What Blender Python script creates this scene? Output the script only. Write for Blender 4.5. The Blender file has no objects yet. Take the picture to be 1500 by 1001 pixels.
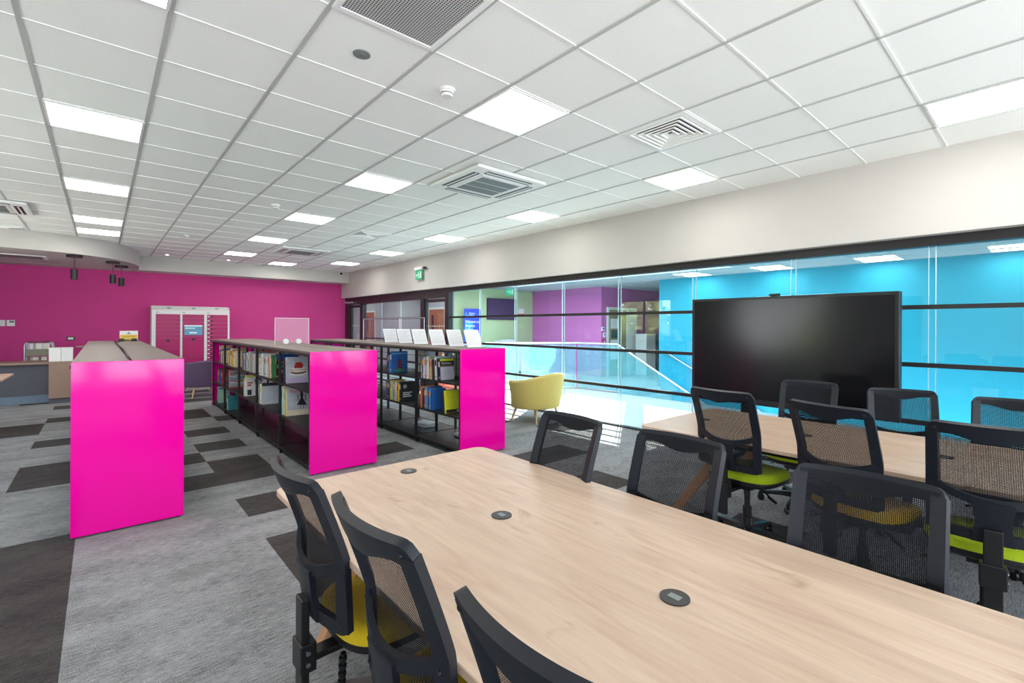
import bpy, bmesh, math, random
from mathutils import Vector, Matrix
PI = math.pi
sc = bpy.context.scene
COL = sc.collection
# ---------------------------------------------------------------- camera
CAMZ = 1.50
yaw, f_px, cx, cy, roll = 0.726147, 695.684, 765.693, 478.5, 0.004
cd = bpy.data.cameras.new('camera')
cd.sensor_fit = 'HORIZONTAL'; cd.sensor_width = 36.0
cd.lens = f_px / 1500.0 * 36.0
cd.shift_x = (750.0 - cx) / 1500.0
cd.shift_y = (cy - 500.5) / 1500.0
cd.clip_start = 0.02; cd.clip_end = 300
cam = bpy.data.objects.new('camera', cd); COL.objects.link(cam)
rt = Vector((math.cos(yaw), -math.sin(yaw), 0)); fw = Vector((math.sin(yaw), math.cos(yaw), 0)); up = Vector((0, 0, 1))
ax = rt * math.cos(roll) + up * math.sin(roll); ay = -rt * math.sin(roll) + up * math.cos(roll); az = -fw
cam.matrix_world = Matrix(((ax.x, ay.x, az.x, 0), (ax.y, ay.y, az.y, 0), (ax.z, ay.z, az.z, CAMZ), (0, 0, 0, 1)))
sc.camera = cam
# ---------------------------------------------------------------- world, sun, exposure
PANEL_E = 11.0
SKY = 5.4
SUN = 18.0
w = bpy.data.worlds.new('sky'); sc.world = w; w.use_nodes = True
nt = w.node_tree; nt.nodes.clear()
wo = nt.nodes.new('ShaderNodeOutputWorld'); bg = nt.nodes.new('ShaderNodeBackground')
tc = nt.nodes.new('ShaderNodeTexCoord'); sp = nt.nodes.new('ShaderNodeSeparateXYZ'); cr = nt.nodes.new('ShaderNodeValToRGB')
nt.links.new(tc.outputs['Generated'], sp.inputs[0]); nt.links.new(sp.outputs['Z'], cr.inputs[0])
cr.color_ramp.elements[0].position = 0.0; cr.color_ramp.elements[0].color = (0.92, 0.96, 1, 1)
cr.color_ramp.elements[1].position = 0.7; cr.color_ramp.elements[1].color = (0.70, 0.84, 1, 1)
nt.links.new(cr.outputs[0], bg.inputs[0]); bg.inputs[1].default_value = SKY; nt.links.new(bg.outputs[0], wo.inputs[0])
sd = bpy.data.lights.new('sun', 'SUN'); sd.energy = SUN; sd.angle = 0.009; sd.color = (1.0, 0.96, 0.88)
so = bpy.data.objects.new('sun', sd); COL.objects.link(so)
so.rotation_euler = Vector((-0.82, -0.57, -1.54)).to_track_quat('-Z', 'Y').to_euler()
sc.view_settings.view_transform = 'Standard'; sc.view_settings.look = 'None'
sc.view_settings.gamma = 1.0; sc.view_settings.use_curve_mapping = False
sc.view_settings.exposure = 0.54

# ---------------------------------------------------------------- helpers
def lin(c):
    r = []
    for v in c:
        v /= 255.0
        r.append(v / 12.92 if v <= 0.04045 else ((v + 0.055) / 1.055) ** 2.4)
    return (r[0], r[1], r[2], 1.0)

MATS = {}
def mat(name, rgb, rough=0.5, metal=0.0, var=0.06, scale=14.0, spec=0.5, coat=0.0, sheen=0.0, stretch=None, bump=0.0):
    """principled material with a gentle procedural colour variation"""
    if name in MATS: return MATS[name]
    m = bpy.data.materials.new(name); m.use_nodes = True
    n = m.node_tree.nodes; l = m.node_tree.links
    b = n['Principled BSDF']
    b.inputs['Roughness'].default_value = rough; b.inputs['Metallic'].default_value = metal
    b.inputs['Specular IOR Level'].default_value = spec
    b.inputs['Coat Weight'].default_value = coat; b.inputs['Coat Roughness'].default_value = 0.05
    b.inputs['Sheen Weight'].default_value = sheen
    t = n.new('ShaderNodeTexCoord'); no = n.new('ShaderNodeTexNoise')
    no.inputs['Scale'].default_value = scale; no.inputs['Detail'].default_value = 4
    if stretch:
        mp = n.new('ShaderNodeMapping'); mp.inputs['Scale'].default_value = stretch
        l.new(t.outputs['Object'], mp.inputs[0]); l.new(mp.outputs[0], no.inputs['Vector'])
    else:
        l.new(t.outputs['Object'], no.inputs['Vector'])
    mr = n.new('ShaderNodeMapRange')
    mr.inputs['From Min'].default_value = 0.25; mr.inputs['From Max'].default_value = 0.75
    mr.inputs['To Min'].default_value = 1 - var; mr.inputs['To Max'].default_value = 1 + var
    l.new(no.outputs['Fac'], mr.inputs['Value'])
    hs = n.new('ShaderNodeHueSaturation'); hs.inputs['Color'].default_value = lin(rgb)
    l.new(mr.outputs[0], hs.inputs['Value']); l.new(hs.outputs[0], b.inputs['Base Color'])
    if bump:
        bp = n.new('ShaderNodeBump'); bp.inputs['Strength'].default_value = bump; bp.inputs['Distance'].default_value = 0.003
        l.new(no.outputs['Fac'], bp.inputs['Height']); l.new(bp.outputs[0], b.inputs['Normal'])
    MATS[name] = m
    return m

def emit(name, rgb, strength):
    if name in MATS: return MATS[name]
    m = bpy.data.materials.new(name); m.use_nodes = True
    n = m.node_tree.nodes; l = m.node_tree.links
    b = n['Principled BSDF']; _c = lin(rgb); b.inputs['Base Color'].default_value = (_c[0] * .5, _c[1] * .5, _c[2] * .5, 1)
    b.inputs['Emission Color'].default_value = lin(rgb); b.inputs['Emission Strength'].default_value = strength
    MATS[name] = m
    return m

def glass(name, tint, haze=0.0, hazecol=(255, 255, 255), refl=1.0):
    """thin architectural glass: clear transmission plus an angle dependent mirror reflection"""
    if name in MATS: return MATS[name]
    m = bpy.data.materials.new(name); m.use_nodes = True
    n = m.node_tree.nodes; l = m.node_tree.links; n.clear()
    out = n.new('ShaderNodeOutputMaterial'); tr = n.new('ShaderNodeBsdfTransparent'); gl = n.new('ShaderNodeBsdfGlossy')
    tr.inputs[0].default_value = tint; gl.inputs['Roughness'].default_value = 0.0
    g = n.new('ShaderNodeNewGeometry'); d = n.new('ShaderNodeVectorMath'); d.operation = 'DOT_PRODUCT'
    l.new(g.outputs['Normal'], d.inputs[0]); l.new(g.outputs['Incoming'], d.inputs[1])
    a = n.new('ShaderNodeMath'); a.operation = 'ABSOLUTE'; l.new(d.outputs['Value'], a.inputs[0])
    s = n.new('ShaderNodeMath'); s.operation = 'SUBTRACT'; s.inputs[0].default_value = 1.0; l.new(a.outputs[0], s.inputs[1])
    p = n.new('ShaderNodeMath'); p.operation = 'POWER'; p.inputs[1].default_value = 5.0; l.new(s.outputs[0], p.inputs[0])
    q = n.new('ShaderNodeMath'); q.operation = 'MULTIPLY_ADD'; q.inputs[1].default_value = 0.94 * refl; q.inputs[2].default_value = 0.045 * refl
    l.new(p.outputs[0], q.inputs[0])
    mx = n.new('ShaderNodeMixShader'); l.new(q.outputs[0], mx.inputs[0]); l.new(tr.outputs[0], mx.inputs[1]); l.new(gl.outputs[0], mx.inputs[2])
    last = mx
    if haze:
        df = n.new('ShaderNodeBsdfDiffuse'); df.inputs[0].default_value = lin(hazecol)
        tl = n.new('ShaderNodeBsdfTranslucent'); tl.inputs[0].default_value = lin(hazecol)
        m0 = n.new('ShaderNodeMixShader'); m0.inputs[0].default_value = 0.5; l.new(df.outputs[0], m0.inputs[1]); l.new(tl.outputs[0], m0.inputs[2])
        m2 = n.new('ShaderNodeMixShader'); m2.inputs[0].default_value = haze
        l.new(mx.outputs[0], m2.inputs[1]); l.new(m0.outputs[0], m2.inputs[2]); last = m2
    l.new(last.outputs[0], out.inputs[0])
    MATS[name] = m
    return m

class B:
    """collects shapes; build() links them as one mesh object"""
    def __init__(self): self.v = []; self.f = []; self.m = []
    def add(self, vs, fs, mi=0):
        o = len(self.v); self.v += [tuple(x) for x in vs]
        for fc in fs: self.f.append([o + i for i in fc]); self.m.append(mi)
        return self
    def box(self, x0, x1, y0, y1, z0, z1, mi=0, M=None):
        vs = [Vector((x, y, z)) for x in (x0, x1) for y in (y0, y1) for z in (z0, z1)]
        if M: vs = [M @ q for q in vs]
        return self.add(vs, [(0, 1, 3, 2), (4, 6, 7, 5), (0, 4, 5, 1), (2, 3, 7, 6), (0, 2, 6, 4), (1, 5, 7, 3)], mi)
    def poly(self, vs, mi=0): return self.add(vs, [tuple(range(len(vs)))], mi)
    def rings(self, rs, mi=0, cap=True, closed=True):
        n = len(rs[0]); o = len(self.v); fs = []
        vs = [q for r in rs for q in r]
        for i in range(len(rs) - 1):
            for j in range(n if closed else n - 1):
                k = (j + 1) % n
                fs.append((i * n + j, i * n + k, (i + 1) * n + k, (i + 1) * n + j))
        if cap:
            fs.append(tuple(reversed(range(n)))); fs.append(tuple((len(rs) - 1) * n + j for j in range(n)))
        return self.add(vs, fs, mi)
    def tube(self, pts, r, n=10, mi=0, cap=True):
        pts = [Vector(p) for p in pts]; rs = []
        rr = r if isinstance(r, (list, tuple)) else [r] * len(pts)
        ref = None
        for i, p in enumerate(pts):
            t = (pts[min(i + 1, len(pts) - 1)] - pts[max(i - 1, 0)]).normalized()
            if ref is None: ref = Vector((0, 0, 1)) if abs(t.z) < 0.9 else Vector((1, 0, 0))
            a = t.cross(ref).normalized(); b = t.cross(a).normalized(); ref = -b if False else ref
            rs.append([p + a * (rr[i] * math.cos(2 * PI * j / n)) + b * (rr[i] * math.sin(2 * PI * j / n)) for j in range(n)])
        return self.rings(rs, mi, cap)
    def cyl(self, c, r, z0, z1, n=20, mi=0, r1=None):
        x, y = c; r1 = r if r1 is None else r1
        return self.rings([[Vector((x + q * math.cos(2 * PI * j / n), y + q * math.sin(2 * PI * j / n), z)) for j in range(n)] for q, z in ((r, z0), (r1, z1))], mi)
    def prism(self, poly, z0, z1, mi=0, M=None):
        a = [Vector((x, y, z0)) for x, y in poly]; b = [Vector((x, y, z1)) for x, y in poly]
        if M: a = [M @ q for q in a]; b = [M @ q for q in b]
        return self.rings([a, b], mi)
    def sheet(self, fn, nu, nv, th, mi=0):
        """solid strip over a parametric surface, fn(s,t) -> point, thickness along the normal"""
        P = [[Vector(fn(i / nu, j / nv)) for j in range(nv + 1)] for i in range(nu + 1)]
        def N(i, j):
            a = P[min(i + 1, nu)][j] - P[max(i - 1, 0)][j]; b = P[i][min(j + 1, nv)] - P[i][max(j - 1, 0)]
            return a.cross(b).normalized()
        F = [[P[i][j] + N(i, j) * th / 2 for j in range(nv + 1)] for i in range(nu + 1)]
        K = [[P[i][j] - N(i, j) * th / 2 for j in range(nv + 1)] for i in range(nu + 1)]
        vs = [q for r in F for q in r] + [q for r in K for q in r]; w_ = nv + 1; o = (nu + 1) * w_; fs = []
        for i in range(nu):
            for j in range(nv):
                a, b, c, d = i * w_ + j, (i + 1) * w_ + j, (i + 1) * w_ + j + 1, i * w_ + j + 1
                fs.append((a, b, c, d)); fs.append((o + a, o + d, o + c, o + b))
        for i in range(nu):
            a, b = i * w_, (i + 1) * w_; fs.append((a, o + a, o + b, b))
            a, b = i * w_ + nv, (i + 1) * w_ + nv; fs.append((a, b, o + b, o + a))
        for j in range(nv):
            a, b = j, j + 1; fs.append((a, b, o + b, o + a))
            a, b = nu * w_ + j, nu * w_ + j + 1; fs.append((a, o + a, o + b, b))
        return self.add(vs, fs, mi)
    def sphere(self, c, r, n=12, mi=0):
        c = Vector(c); r = (r, r, r) if not isinstance(r, (tuple, list)) else r; rs = []
        for i in range(n // 2 + 1):
            a = PI * i / (n // 2); s = max(math.sin(a), 1e-3)
            rs.append([c + Vector((r[0] * s * math.cos(2 * PI * j / n), r[1] * s * math.sin(2 * PI * j / n), -r[2] * math.cos(a))) for j in range(n)])
        return self.rings(rs, mi)
    def build(self, name, mats, parent=None, smooth=None, bevel=0.0, seg=2, loc=None, fix=True):
        me = bpy.data.meshes.new(name); me.from_pydata(self.v, [], self.f)
        for m in (mats if isinstance(mats, (list, tuple)) else [mats]): me.materials.append(m)
        me.polygons.foreach_set('material_index', self.m)
        if fix:
            bm = bmesh.new(); bm.from_mesh(me); bmesh.ops.recalc_face_normals(bm, faces=bm.faces[:]); bm.to_mesh(me); bm.free()
        if smooth:
            me.polygons.foreach_set('use_smooth', [True] * len(me.polygons)); me.set_sharp_from_angle(angle=math.radians(smooth))
        me.update()
        o = bpy.data.objects.new(name, me); COL.objects.link(o)
        if parent: o.parent = parent
        if loc: o.location = loc
        if bevel:
            md = o.modifiers.new('bevel', 'BEVEL'); md.width = bevel; md.segments = seg; md.limit_method = 'ANGLE'; md.angle_limit = math.radians(40)
            md.harden_normals = False
        return o

def thing(name, label, cat, loc=(0, 0, 0), rz=0.0, group=None):
    o = bpy.data.objects.new(name, None); COL.objects.link(o); o.empty_display_size = 0.1
    o.location = loc; o.rotation_euler = (0, 0, rz); return tag(o, label, cat, group)
def tag(o, label, cat, group=None):
    o['label'] = label; o['category'] = cat
    if group: o['group'] = group
    return o
def struct(o, label=None):
    o['kind'] = 'structure'
    if label: o['label'] = label
    return o
def plabel(o, t): o['label'] = t; return o
def copy_tree(o, parent=None):
    c = o.copy(); COL.objects.link(c)
    if parent: c.parent = parent
    for ch in list(o.children): copy_tree(ch, c)
    return c
def text(body, size, m, parent, loc, rot, name='lettering', align='LEFT', ext=0.0008, sx=1.0):
    cu = bpy.data.curves.new(name, 'FONT'); cu.body = body; cu.size = size; cu.align_x = align; cu.extrude = ext
    cu.materials.append(m); tmp = bpy.data.objects.new(name, cu); COL.objects.link(tmp)
    me = bpy.data.meshes.new_from_object(tmp); bpy.data.objects.remove(tmp); bpy.data.curves.remove(cu)
    o = bpy.data.objects.new(name, me); COL.objects.link(o)
    o.location = loc; o.rotation_euler = rot; o.scale = (sx, 1, 1)
    if parent: o.parent = parent
    return o
def rrect(x0, x1, y0, y1, r, n=6):
    p = []
    for (qx, qy, a0) in ((x1 - r, y1 - r, 0), (x0 + r, y1 - r, 90), (x0 + r, y0 + r, 180), (x1 - r, y0 + r, 270)):
        for i in range(n + 1):
            a = math.radians(a0 + 90 * i / n); p.append((qx + r * math.cos(a), qy + r * math.sin(a)))
    return p
ORD = ['nearest', 'second', 'third', 'fourth', 'fifth', 'sixth', 'seventh', 'eighth', 'ninth', 'tenth']
ORDL = ['first', 'second', 'third', 'fourth', 'fifth', 'sixth', 'seventh', 'eighth', 'ninth', 'tenth', 'eleventh', 'twelfth', 'thirteenth', 'fourteenth', 'fifteenth', 'sixteenth', 'seventeenth', 'eighteenth', 'nineteenth', 'twentieth']
random.seed(7)

# ---------------------------------------------------------------- materials
M_WHITE = mat('white_paint', (196, 194, 190), 0.75, var=0.015, scale=3)
M_PINK = mat('magenta_wall_paint', (204, 60, 140), 0.75, var=0.03, scale=2)
M_TILE = mat('ceiling_tile', (246, 250, 247), 0.9, var=0.02, scale=60)
M_TBAR = mat('ceiling_runner', (186, 190, 188), 0.6, var=0.02)
M_TEDGE = mat('ceiling_cross_tee', (240, 244, 242), 0.6, var=0.02)
M_BLACKF = mat('black_frame', (34, 32, 34), 0.4, var=0.08)
M_GLOSSP = mat('gloss_magenta_laminate', (252, 0, 166), 0.10, var=0.015, scale=2, spec=0.45)
M_DKMETAL = mat('black_steel', (24, 25, 28), 0.45, var=0.08)
M_SHELF = mat('dark_shelf_board', (34, 31, 31), 0.45, var=0.12, stretch=(30, 2, 30))
M_TOP = mat('taupe_wood_top', (112, 97, 92), 0.5, var=0.12, scale=3, stretch=(30, 1.2, 30))
M_CHAIRF = mat('chair_frame_plastic', (22, 26, 34), 0.45, var=0.06, scale=40, spec=0.35)
M_CHROME = mat('chrome', (200, 200, 205), 0.15, metal=1.0, var=0.02)
M_BLACKP = mat('black_plastic', (15, 15, 17), 0.4, var=0.1)
M_OAK = mat('oak_leg', (196, 146, 104), 0.5, var=0.12, scale=4, stretch=(20, 20, 2))
M_WHITEP = mat('white_plastic', (232, 234, 232), 0.4, var=0.015)
M_PAPER = mat('white_paper', (236, 236, 238), 0.8, var=0.02)
M_GREYV = mat('grey_vent', (120, 126, 126), 0.5, var=0.05)
M_ALU = mat('aluminium', (190, 194, 198), 0.35, metal=0.9, var=0.04)
M_PANEL = emit('light_diffuser', (255, 251, 244), PANEL_E)
M_TEAL = mat('teal_wall_paint', (24, 154, 184), 0.7, var=0.02, scale=2)
M_GREEN = mat('pale_green_paint', (182, 204, 158), 0.75, var=0.02, scale=2)
M_GREYW = mat('cool_grey_paint', (186, 196, 200), 0.75, var=0.02, scale=2)
M_MAGL = mat('lilac_magenta_paint', (196, 112, 176), 0.75, var=0.02, scale=2)  # magenta paint paled to include the reflection haze of the glass
M_VINYL = mat('pale_vinyl_floor', (190, 196, 198), 0.35, var=0.03, scale=6)
M_GLASS = glass('partition_glass', (0.93, 0.985, 0.985, 1))
M_BGLASS = glass('balustrade_glass', (0.80, 0.96, 0.97, 1), haze=0.30, hazecol=(150, 220, 228))
M_ACRYL = glass('acrylic', (0.97, 0.96, 0.975, 1), haze=0.012, hazecol=(255, 250, 255), refl=0.4)
M_ACRYE = mat('acrylic_edge', (240, 236, 244), 0.2, var=0.02)

def carpet(name, a, b):
    m = bpy.data.materials.new(name); m.use_nodes = True
    n = m.node_tree.nodes; l = m.node_tree.links; bs = n['Principled BSDF']
    bs.inputs['Roughness'].default_value = 0.95; bs.inputs['Specular IOR Level'].default_value = 0.15
    t = n.new('ShaderNodeTexCoord')
    def nz(sc_, det, rgh=0.5):
        mp = n.new('ShaderNodeMapping'); mp.inputs['Scale'].default_value = sc_
        no = n.new('ShaderNodeTexNoise'); no.inputs['Scale'].default_value = 1; no.inputs['Detail'].default_value = det; no.inputs['Roughness'].default_value = rgh
        l.new(t.outputs['Object'], mp.inputs[0]); l.new(mp.outputs[0], no.inputs['Vector']); return no
    n1 = nz((17, 150, 1), 3, 0.65); n2 = nz((160, 300, 1), 2); n3 = nz((2.2, 5, 1), 2)
    def mul(x, k, y, k2):
        a_ = n.new('ShaderNodeMath'); a_.operation = 'MULTIPLY'; a_.inputs[1].default_value = k; l.new(x, a_.inputs[0])
        b_ = n.new('ShaderNodeMath'); b_.operation = 'MULTIPLY_ADD'; b_.inputs[1].default_value = k2; l.new(y, b_.inputs[0]); l.new(a_.outputs[0], b_.inputs[2]); return b_.outputs[0]
    s = mul(n1.outputs['Fac'], 0.52, n2.outputs['Fac'], 0.45); s = mul(s, 1.0, n3.outputs['Fac'], 0.2)
    r = n.new('ShaderNodeValToRGB'); r.color_ramp.elements[0].position = 0.46; r.color_ramp.elements[1].position = 0.69
    r.color_ramp.elements[0].color = lin(a); r.color_ramp.elements[1].color = lin(b)
    l.new(s, r.inputs[0]); l.new(r.outputs[0], bs.inputs['Base Color'])
    bp = n.new('ShaderNodeBump'); bp.inputs['Strength'].default_value = 0.5; bp.inputs['Distance'].default_value = 0.004
    l.new(s, bp.inputs['Height']); l.new(bp.outputs[0], bs.inputs['Normal'])
    return m
M_CARP = carpet('grey_carpet_tile', (84, 84, 86), (166, 167, 169))
M_CARPD = carpet('charcoal_carpet_tile', (42, 40, 40), (84, 80, 79))

def oak_top():
    m = bpy.data.materials.new('pale_oak_table'); m.use_nodes = True
    n = m.node_tree.nodes; l = m.node_tree.links; bs = n['Principled BSDF']
    bs.inputs['Roughness'].default_value = 0.38; bs.inputs['Specular IOR Level'].default_value = 0.4
    t = n.new('ShaderNodeTexCoord'); sx = n.new('ShaderNodeSeparateXYZ'); l.new(t.outputs['Object'], sx.inputs[0])
    dv = n.new('ShaderNodeMath'); dv.operation = 'DIVIDE'; dv.inputs[1].default_value = 0.105; l.new(sx.outputs['X'], dv.inputs[0])
    fl = n.new('ShaderNodeMath'); fl.operation = 'FLOOR'; l.new(dv.outputs[0], fl.inputs[0])
    wn = n.new('ShaderNodeTexWhiteNoise'); wn.noise_dimensions = '1D'; l.new(fl.outputs[0], wn.inputs['W'])
    # offset the grain per stave
    ofs = n.new('ShaderNodeCombineXYZ'); mo = n.new('ShaderNodeMath'); mo.operation = 'MULTIPLY'; mo.inputs[1].default_value = 7.0
    l.new(wn.outputs['Value'], mo.inputs[0]); l.new(mo.outputs[0], ofs.inputs['Y']); l.new(mo.outputs[0], ofs.inputs['Z'])
    ad = n.new('ShaderNodeVectorMath'); l.new(t.outputs['Object'], ad.inputs[0]); l.new(ofs.outputs[0], ad.inputs[1])
    def nz(s, det, dist=0.0):
        mp = n.new('ShaderNodeMapping'); mp.inputs['Scale'].default_value = s; no = n.new('ShaderNodeTexNoise')
        no.inputs['Scale'].default_value = 1; no.inputs['Detail'].default_value = det; no.inputs['Distortion'].default_value = dist
        l.new(ad.outputs[0], mp.inputs[0]); l.new(mp.outputs[0], no.inputs['Vector']); return no.outputs['Fac']
    g1 = nz((12, 1.9, 1), 5, 1.2); g2 = nz((70, 4, 1), 4, 0.3); kn = nz((9.0, 4.2, 1), 3, 0.9)
    r1 = n.new('ShaderNodeValToRGB'); e = r1.color_ramp.elements
    e[0].position = 0.30; e[0].color = lin((188, 159, 138)); e[1].position = 0.70; e[1].color = lin((208, 183, 160)); l.new(g1, r1.inputs[0])
    mx = n.new('ShaderNodeMixRGB'); mx.blend_type = 'MULTIPLY'; mx.inputs[0].default_value = 0.26
    r2 = n.new('ShaderNodeValToRGB'); r2.color_ramp.elements[0].position = 0.3; r2.color_ramp.elements[0].color = (0.72, 0.66, 0.6, 1); r2.color_ramp.elements[1].position = 0.6; r2.color_ramp.elements[1].color = (1, 1, 1, 1)
    l.new(g2, r2.inputs[0]); l.new(r1.outputs[0], mx.inputs[1]); l.new(r2.outputs[0], mx.inputs[2])
    rk = n.new('ShaderNodeValToRGB'); ek = rk.color_ramp.elements
    ek[0].position = 0.64; ek[0].color = (1, 1, 1, 1); ek[1].position = 0.80; ek[1].color = (0.55, 0.42, 0.34, 1); l.new(kn, rk.inputs[0])
    m2 = n.new('ShaderNodeMixRGB'); m2.blend_type = 'MULTIPLY'; m2.inputs[0].default_value = 0.75; l.new(mx.outputs[0], m2.inputs[1]); l.new(rk.outputs[0], m2.inputs[2])
    mr = n.new('ShaderNodeMapRange'); mr.inputs['To Min'].default_value = 0.955; mr.inputs['To Max'].default_value = 1.04; l.new(wn.outputs['Value'], mr.inputs['Value'])
    hs = n.new('ShaderNodeHueSaturation'); l.new(mr.outputs[0], hs.inputs['Value']); l.new(m2.outputs[0], hs.inputs['Color']); l.new(hs.outputs[0], bs.inputs['Base Color'])
    return m
M_TABLE = oak_top()

def chair_mesh():
    m = bpy.data.materials.new('chair_mesh_fabric'); m.use_nodes = True
    n = m.node_tree.nodes; l = m.node_tree.links; n.clear()
    out = n.new('ShaderNodeOutputMaterial'); tr = n.new('ShaderNodeBsdfTransparent'); df = n.new('ShaderNodeBsdfPrincipled')
    df.inputs['Base Color'].default_value = lin((20, 22, 28)); df.inputs['Roughness'].default_value = 0.8; df.inputs['Specular IOR Level'].default_value = 0.2
    t = n.new('ShaderNodeTexCoord'); s = n.new('ShaderNodeSeparateXYZ'); l.new(t.outputs['Object'], s.inputs[0])
    def cell(o, k, ph=0.0):
        a = n.new('ShaderNodeMath'); a.operation = 'MULTIPLY_ADD'; a.inputs[1].default_value = k; a.inputs[2].default_value = ph; l.new(o, a.inputs[0])
        c = n.new('ShaderNodeMath'); c.operation = 'SINE'; l.new(a.outputs[0], c.inputs[0]); return c.outputs[0]
    k = 2 * PI / 0.0105
    p = n.new('ShaderNodeMath'); p.operation = 'MULTIPLY'; l.new(cell(s.outputs['X'], k), p.inputs[0]); l.new(cell(s.outputs['Z'], k), p.inputs[1])
    g = n.new('ShaderNodeMath'); g.operation = 'ABSOLUTE'; l.new(p.outputs[0], g.inputs[0])
    h = n.new('ShaderNodeMath'); h.operation = 'GREATER_THAN'; h.inputs[1].default_value = 0.66; l.new(g.outputs[0], h.inputs[0])
    mx = n.new('ShaderNodeMixShader'); l.new(h.outputs[0], mx.inputs[0]); l.new(df.outputs[0], mx.inputs[1]); l.new(tr.outputs[0], mx.inputs[2])
    l.new(mx.outputs[0], out.inputs[0]); return m
M_MESH = chair_mesh()
def perforated():
    m = mat('perforated_white_metal', (205, 210, 208), 0.5, var=0.01)
    n = m.node_tree.nodes; l = m.node_tree.links; bs = n['Principled BSDF']; t = n.new('ShaderNodeTexCoord')
    vo = n.new('ShaderNodeMapping'); vo.inputs['Scale'].default_value = (70, 70, 0); l.new(t.outputs['Object'], vo.inputs[0])
    s = n.new('ShaderNodeSeparateXYZ'); l.new(vo.outputs[0], s.inputs[0])
    def fr(o):
        a = n.new('ShaderNodeMath'); a.operation = 'PINGPONG'; a.inputs[1].default_value = 0.5; l.new(o, a.inputs[0]); return a.outputs[0]
    mn = n.new('ShaderNodeMath'); mn.operation = 'MINIMUM'; l.new(fr(s.outputs['X']), mn.inputs[0]); l.new(fr(s.outputs['Y']), mn.inputs[1])
    g = n.new('ShaderNodeMath'); g.operation = 'GREATER_THAN'; g.inputs[1].default_value = 0.17; l.new(mn.outputs[0], g.inputs[0])
    mx = n.new('ShaderNodeMixRGB'); l.new(g.outputs[0], mx.inputs[0]); mx.inputs[1].default_value = lin((205, 210, 208)); mx.inputs[2].default_value = lin((40, 44, 44))
    l.new(mx.outputs[0], bs.inputs['Base Color']); return m
M_PERF = perforated()

# ---------------------------------------------------------------- setting
CEIL = 3.134; XW = 5.667; XG = 5.85; XL = -3.2; YF = -3.0; YB = 15.0
TX0, TY0 = -0.3328, 2.4638          # ceiling grid origin
DARK = {(0, 2), (0, 3), (-1, 2), (-1, 4), (0, 0), (0, -2), (0, -3), (0, 5), (0, 7), (0, 10), (0, 11), (-3, 0), (-3, -1), (-3, -2), (-3, -3),
        (-4, 0), (-4, -1), (-4, -2), (-3, 4), (-3, 5), (-3, 8), (-4, 10), (-4, 11), (-3, 12), (-2, 15), (-3, 15), (-4, 17), (-3, 17), (5, -1), (6, -1), (5, -3), (3, 2), (3, 0),
        (3, 5), (1, 9), (1, 14), (0, 14), (1, 17), (2, 16), (-1, 16), (7, 3), (8, 1), (9, -2), (8, -5), (5, -6), (7, -7), (4, 9), (6, 12), (8, 14), (2, -6), (-2, -7), (-6, 2), (-7, 7)}
b = B()
xs = [XL] + [0.87 + 0.5 * i for i in range(-8, 10)] + [XG + 0.03]
ys = [YF] + [4.2 + 0.5 * j for j in range(-14, 22)] + [YB]
for i in range(len(xs) - 1):
    for j in range(len(ys) - 1):
        mx_, my_ = (xs[i] + xs[i + 1]) / 2, (ys[j] + ys[j + 1]) / 2
        k = (math.floor((mx_ - 0.87) / 0.5), math.floor((my_ - 4.2) / 0.5))
        b.poly([(xs[i], ys[j], 0), (xs[i + 1], ys[j], 0), (xs[i + 1], ys[j + 1], 0), (xs[i], ys[j + 1], 0)], 1 if k in DARK else 0)
b.box(XL, XG + 0.03, YF, YB, -0.3, -0.01)
struct(b.build('floor', [M_CARP, M_CARPD], fix=False))

b = B()
b.box(XL, XW + 0.2, YF, YB, CEIL, CEIL + 0.2)
for i in range(-4, 10):
    x = TX0 + 0.6 * i; b.box(x - 0.012, x + 0.012, YF, 14.4, CEIL - 0.006, CEIL + 0.01, 1)
for j in range(-9, 20):
    y = TY0 + 0.6 * j; b.box(XL, XW, y - 0.008, y + 0.008, CEIL - 0.005, CEIL + 0.01, 2)
struct(b.build('ceiling', [M_TILE, M_TBAR, M_TEDGE]))

struct(B().box(XW, 6.1, YF, YB, 2.36, CEIL).build('wall_right', M_WHITE))
struct(B().box(XL, XG + 0.06, YB, YB + 0.2, 0, CEIL).build('wall_back', M_PINK))
struct(B().box(XL, XW, 14.4, YB, 2.80, CEIL).build('beam_back', M_WHITE))
# curved dropped soffit over the desk
cp = [(-3.2, 11.78), (-1.27, 11.80), (-0.95, 11.83), (-0.62, 11.90), (-0.34, 12.02), (0.016, 12.26), (0.28, 12.58), (0.45, 12.93), (0.57, 13.3), (0.64, 13.74), (0.66, 14.42), (-3.2, 14.42)]
def cr_spline(p):
    o = []
    for i in range(len(p) - 1):
        p0, p1, p2, p3 = p[max(i - 1, 0)], p[i], p[i + 1], p[min(i + 2, len(p) - 1)]
        for k in range(5):
            t = k / 5; o.append(tuple(0.5 * (2 * p1[a] + (p2[a] - p0[a]) * t + (2 * p0[a] - 5 * p1[a] + 4 * p2[a] - p3[a]) * t * t + (3 * p1[a] - p0[a] - 3 * p2[a] + p3[a]) * t ** 3) for a in (0, 1)))
    return o + [p[-1]]
sp_ = [cp[0]] + cr_spline(cp[1:11]) + [cp[11]]
struct(B().prism(sp_, 2.805, CEIL).build('soffit', M_WHITE, smooth=30))
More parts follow.
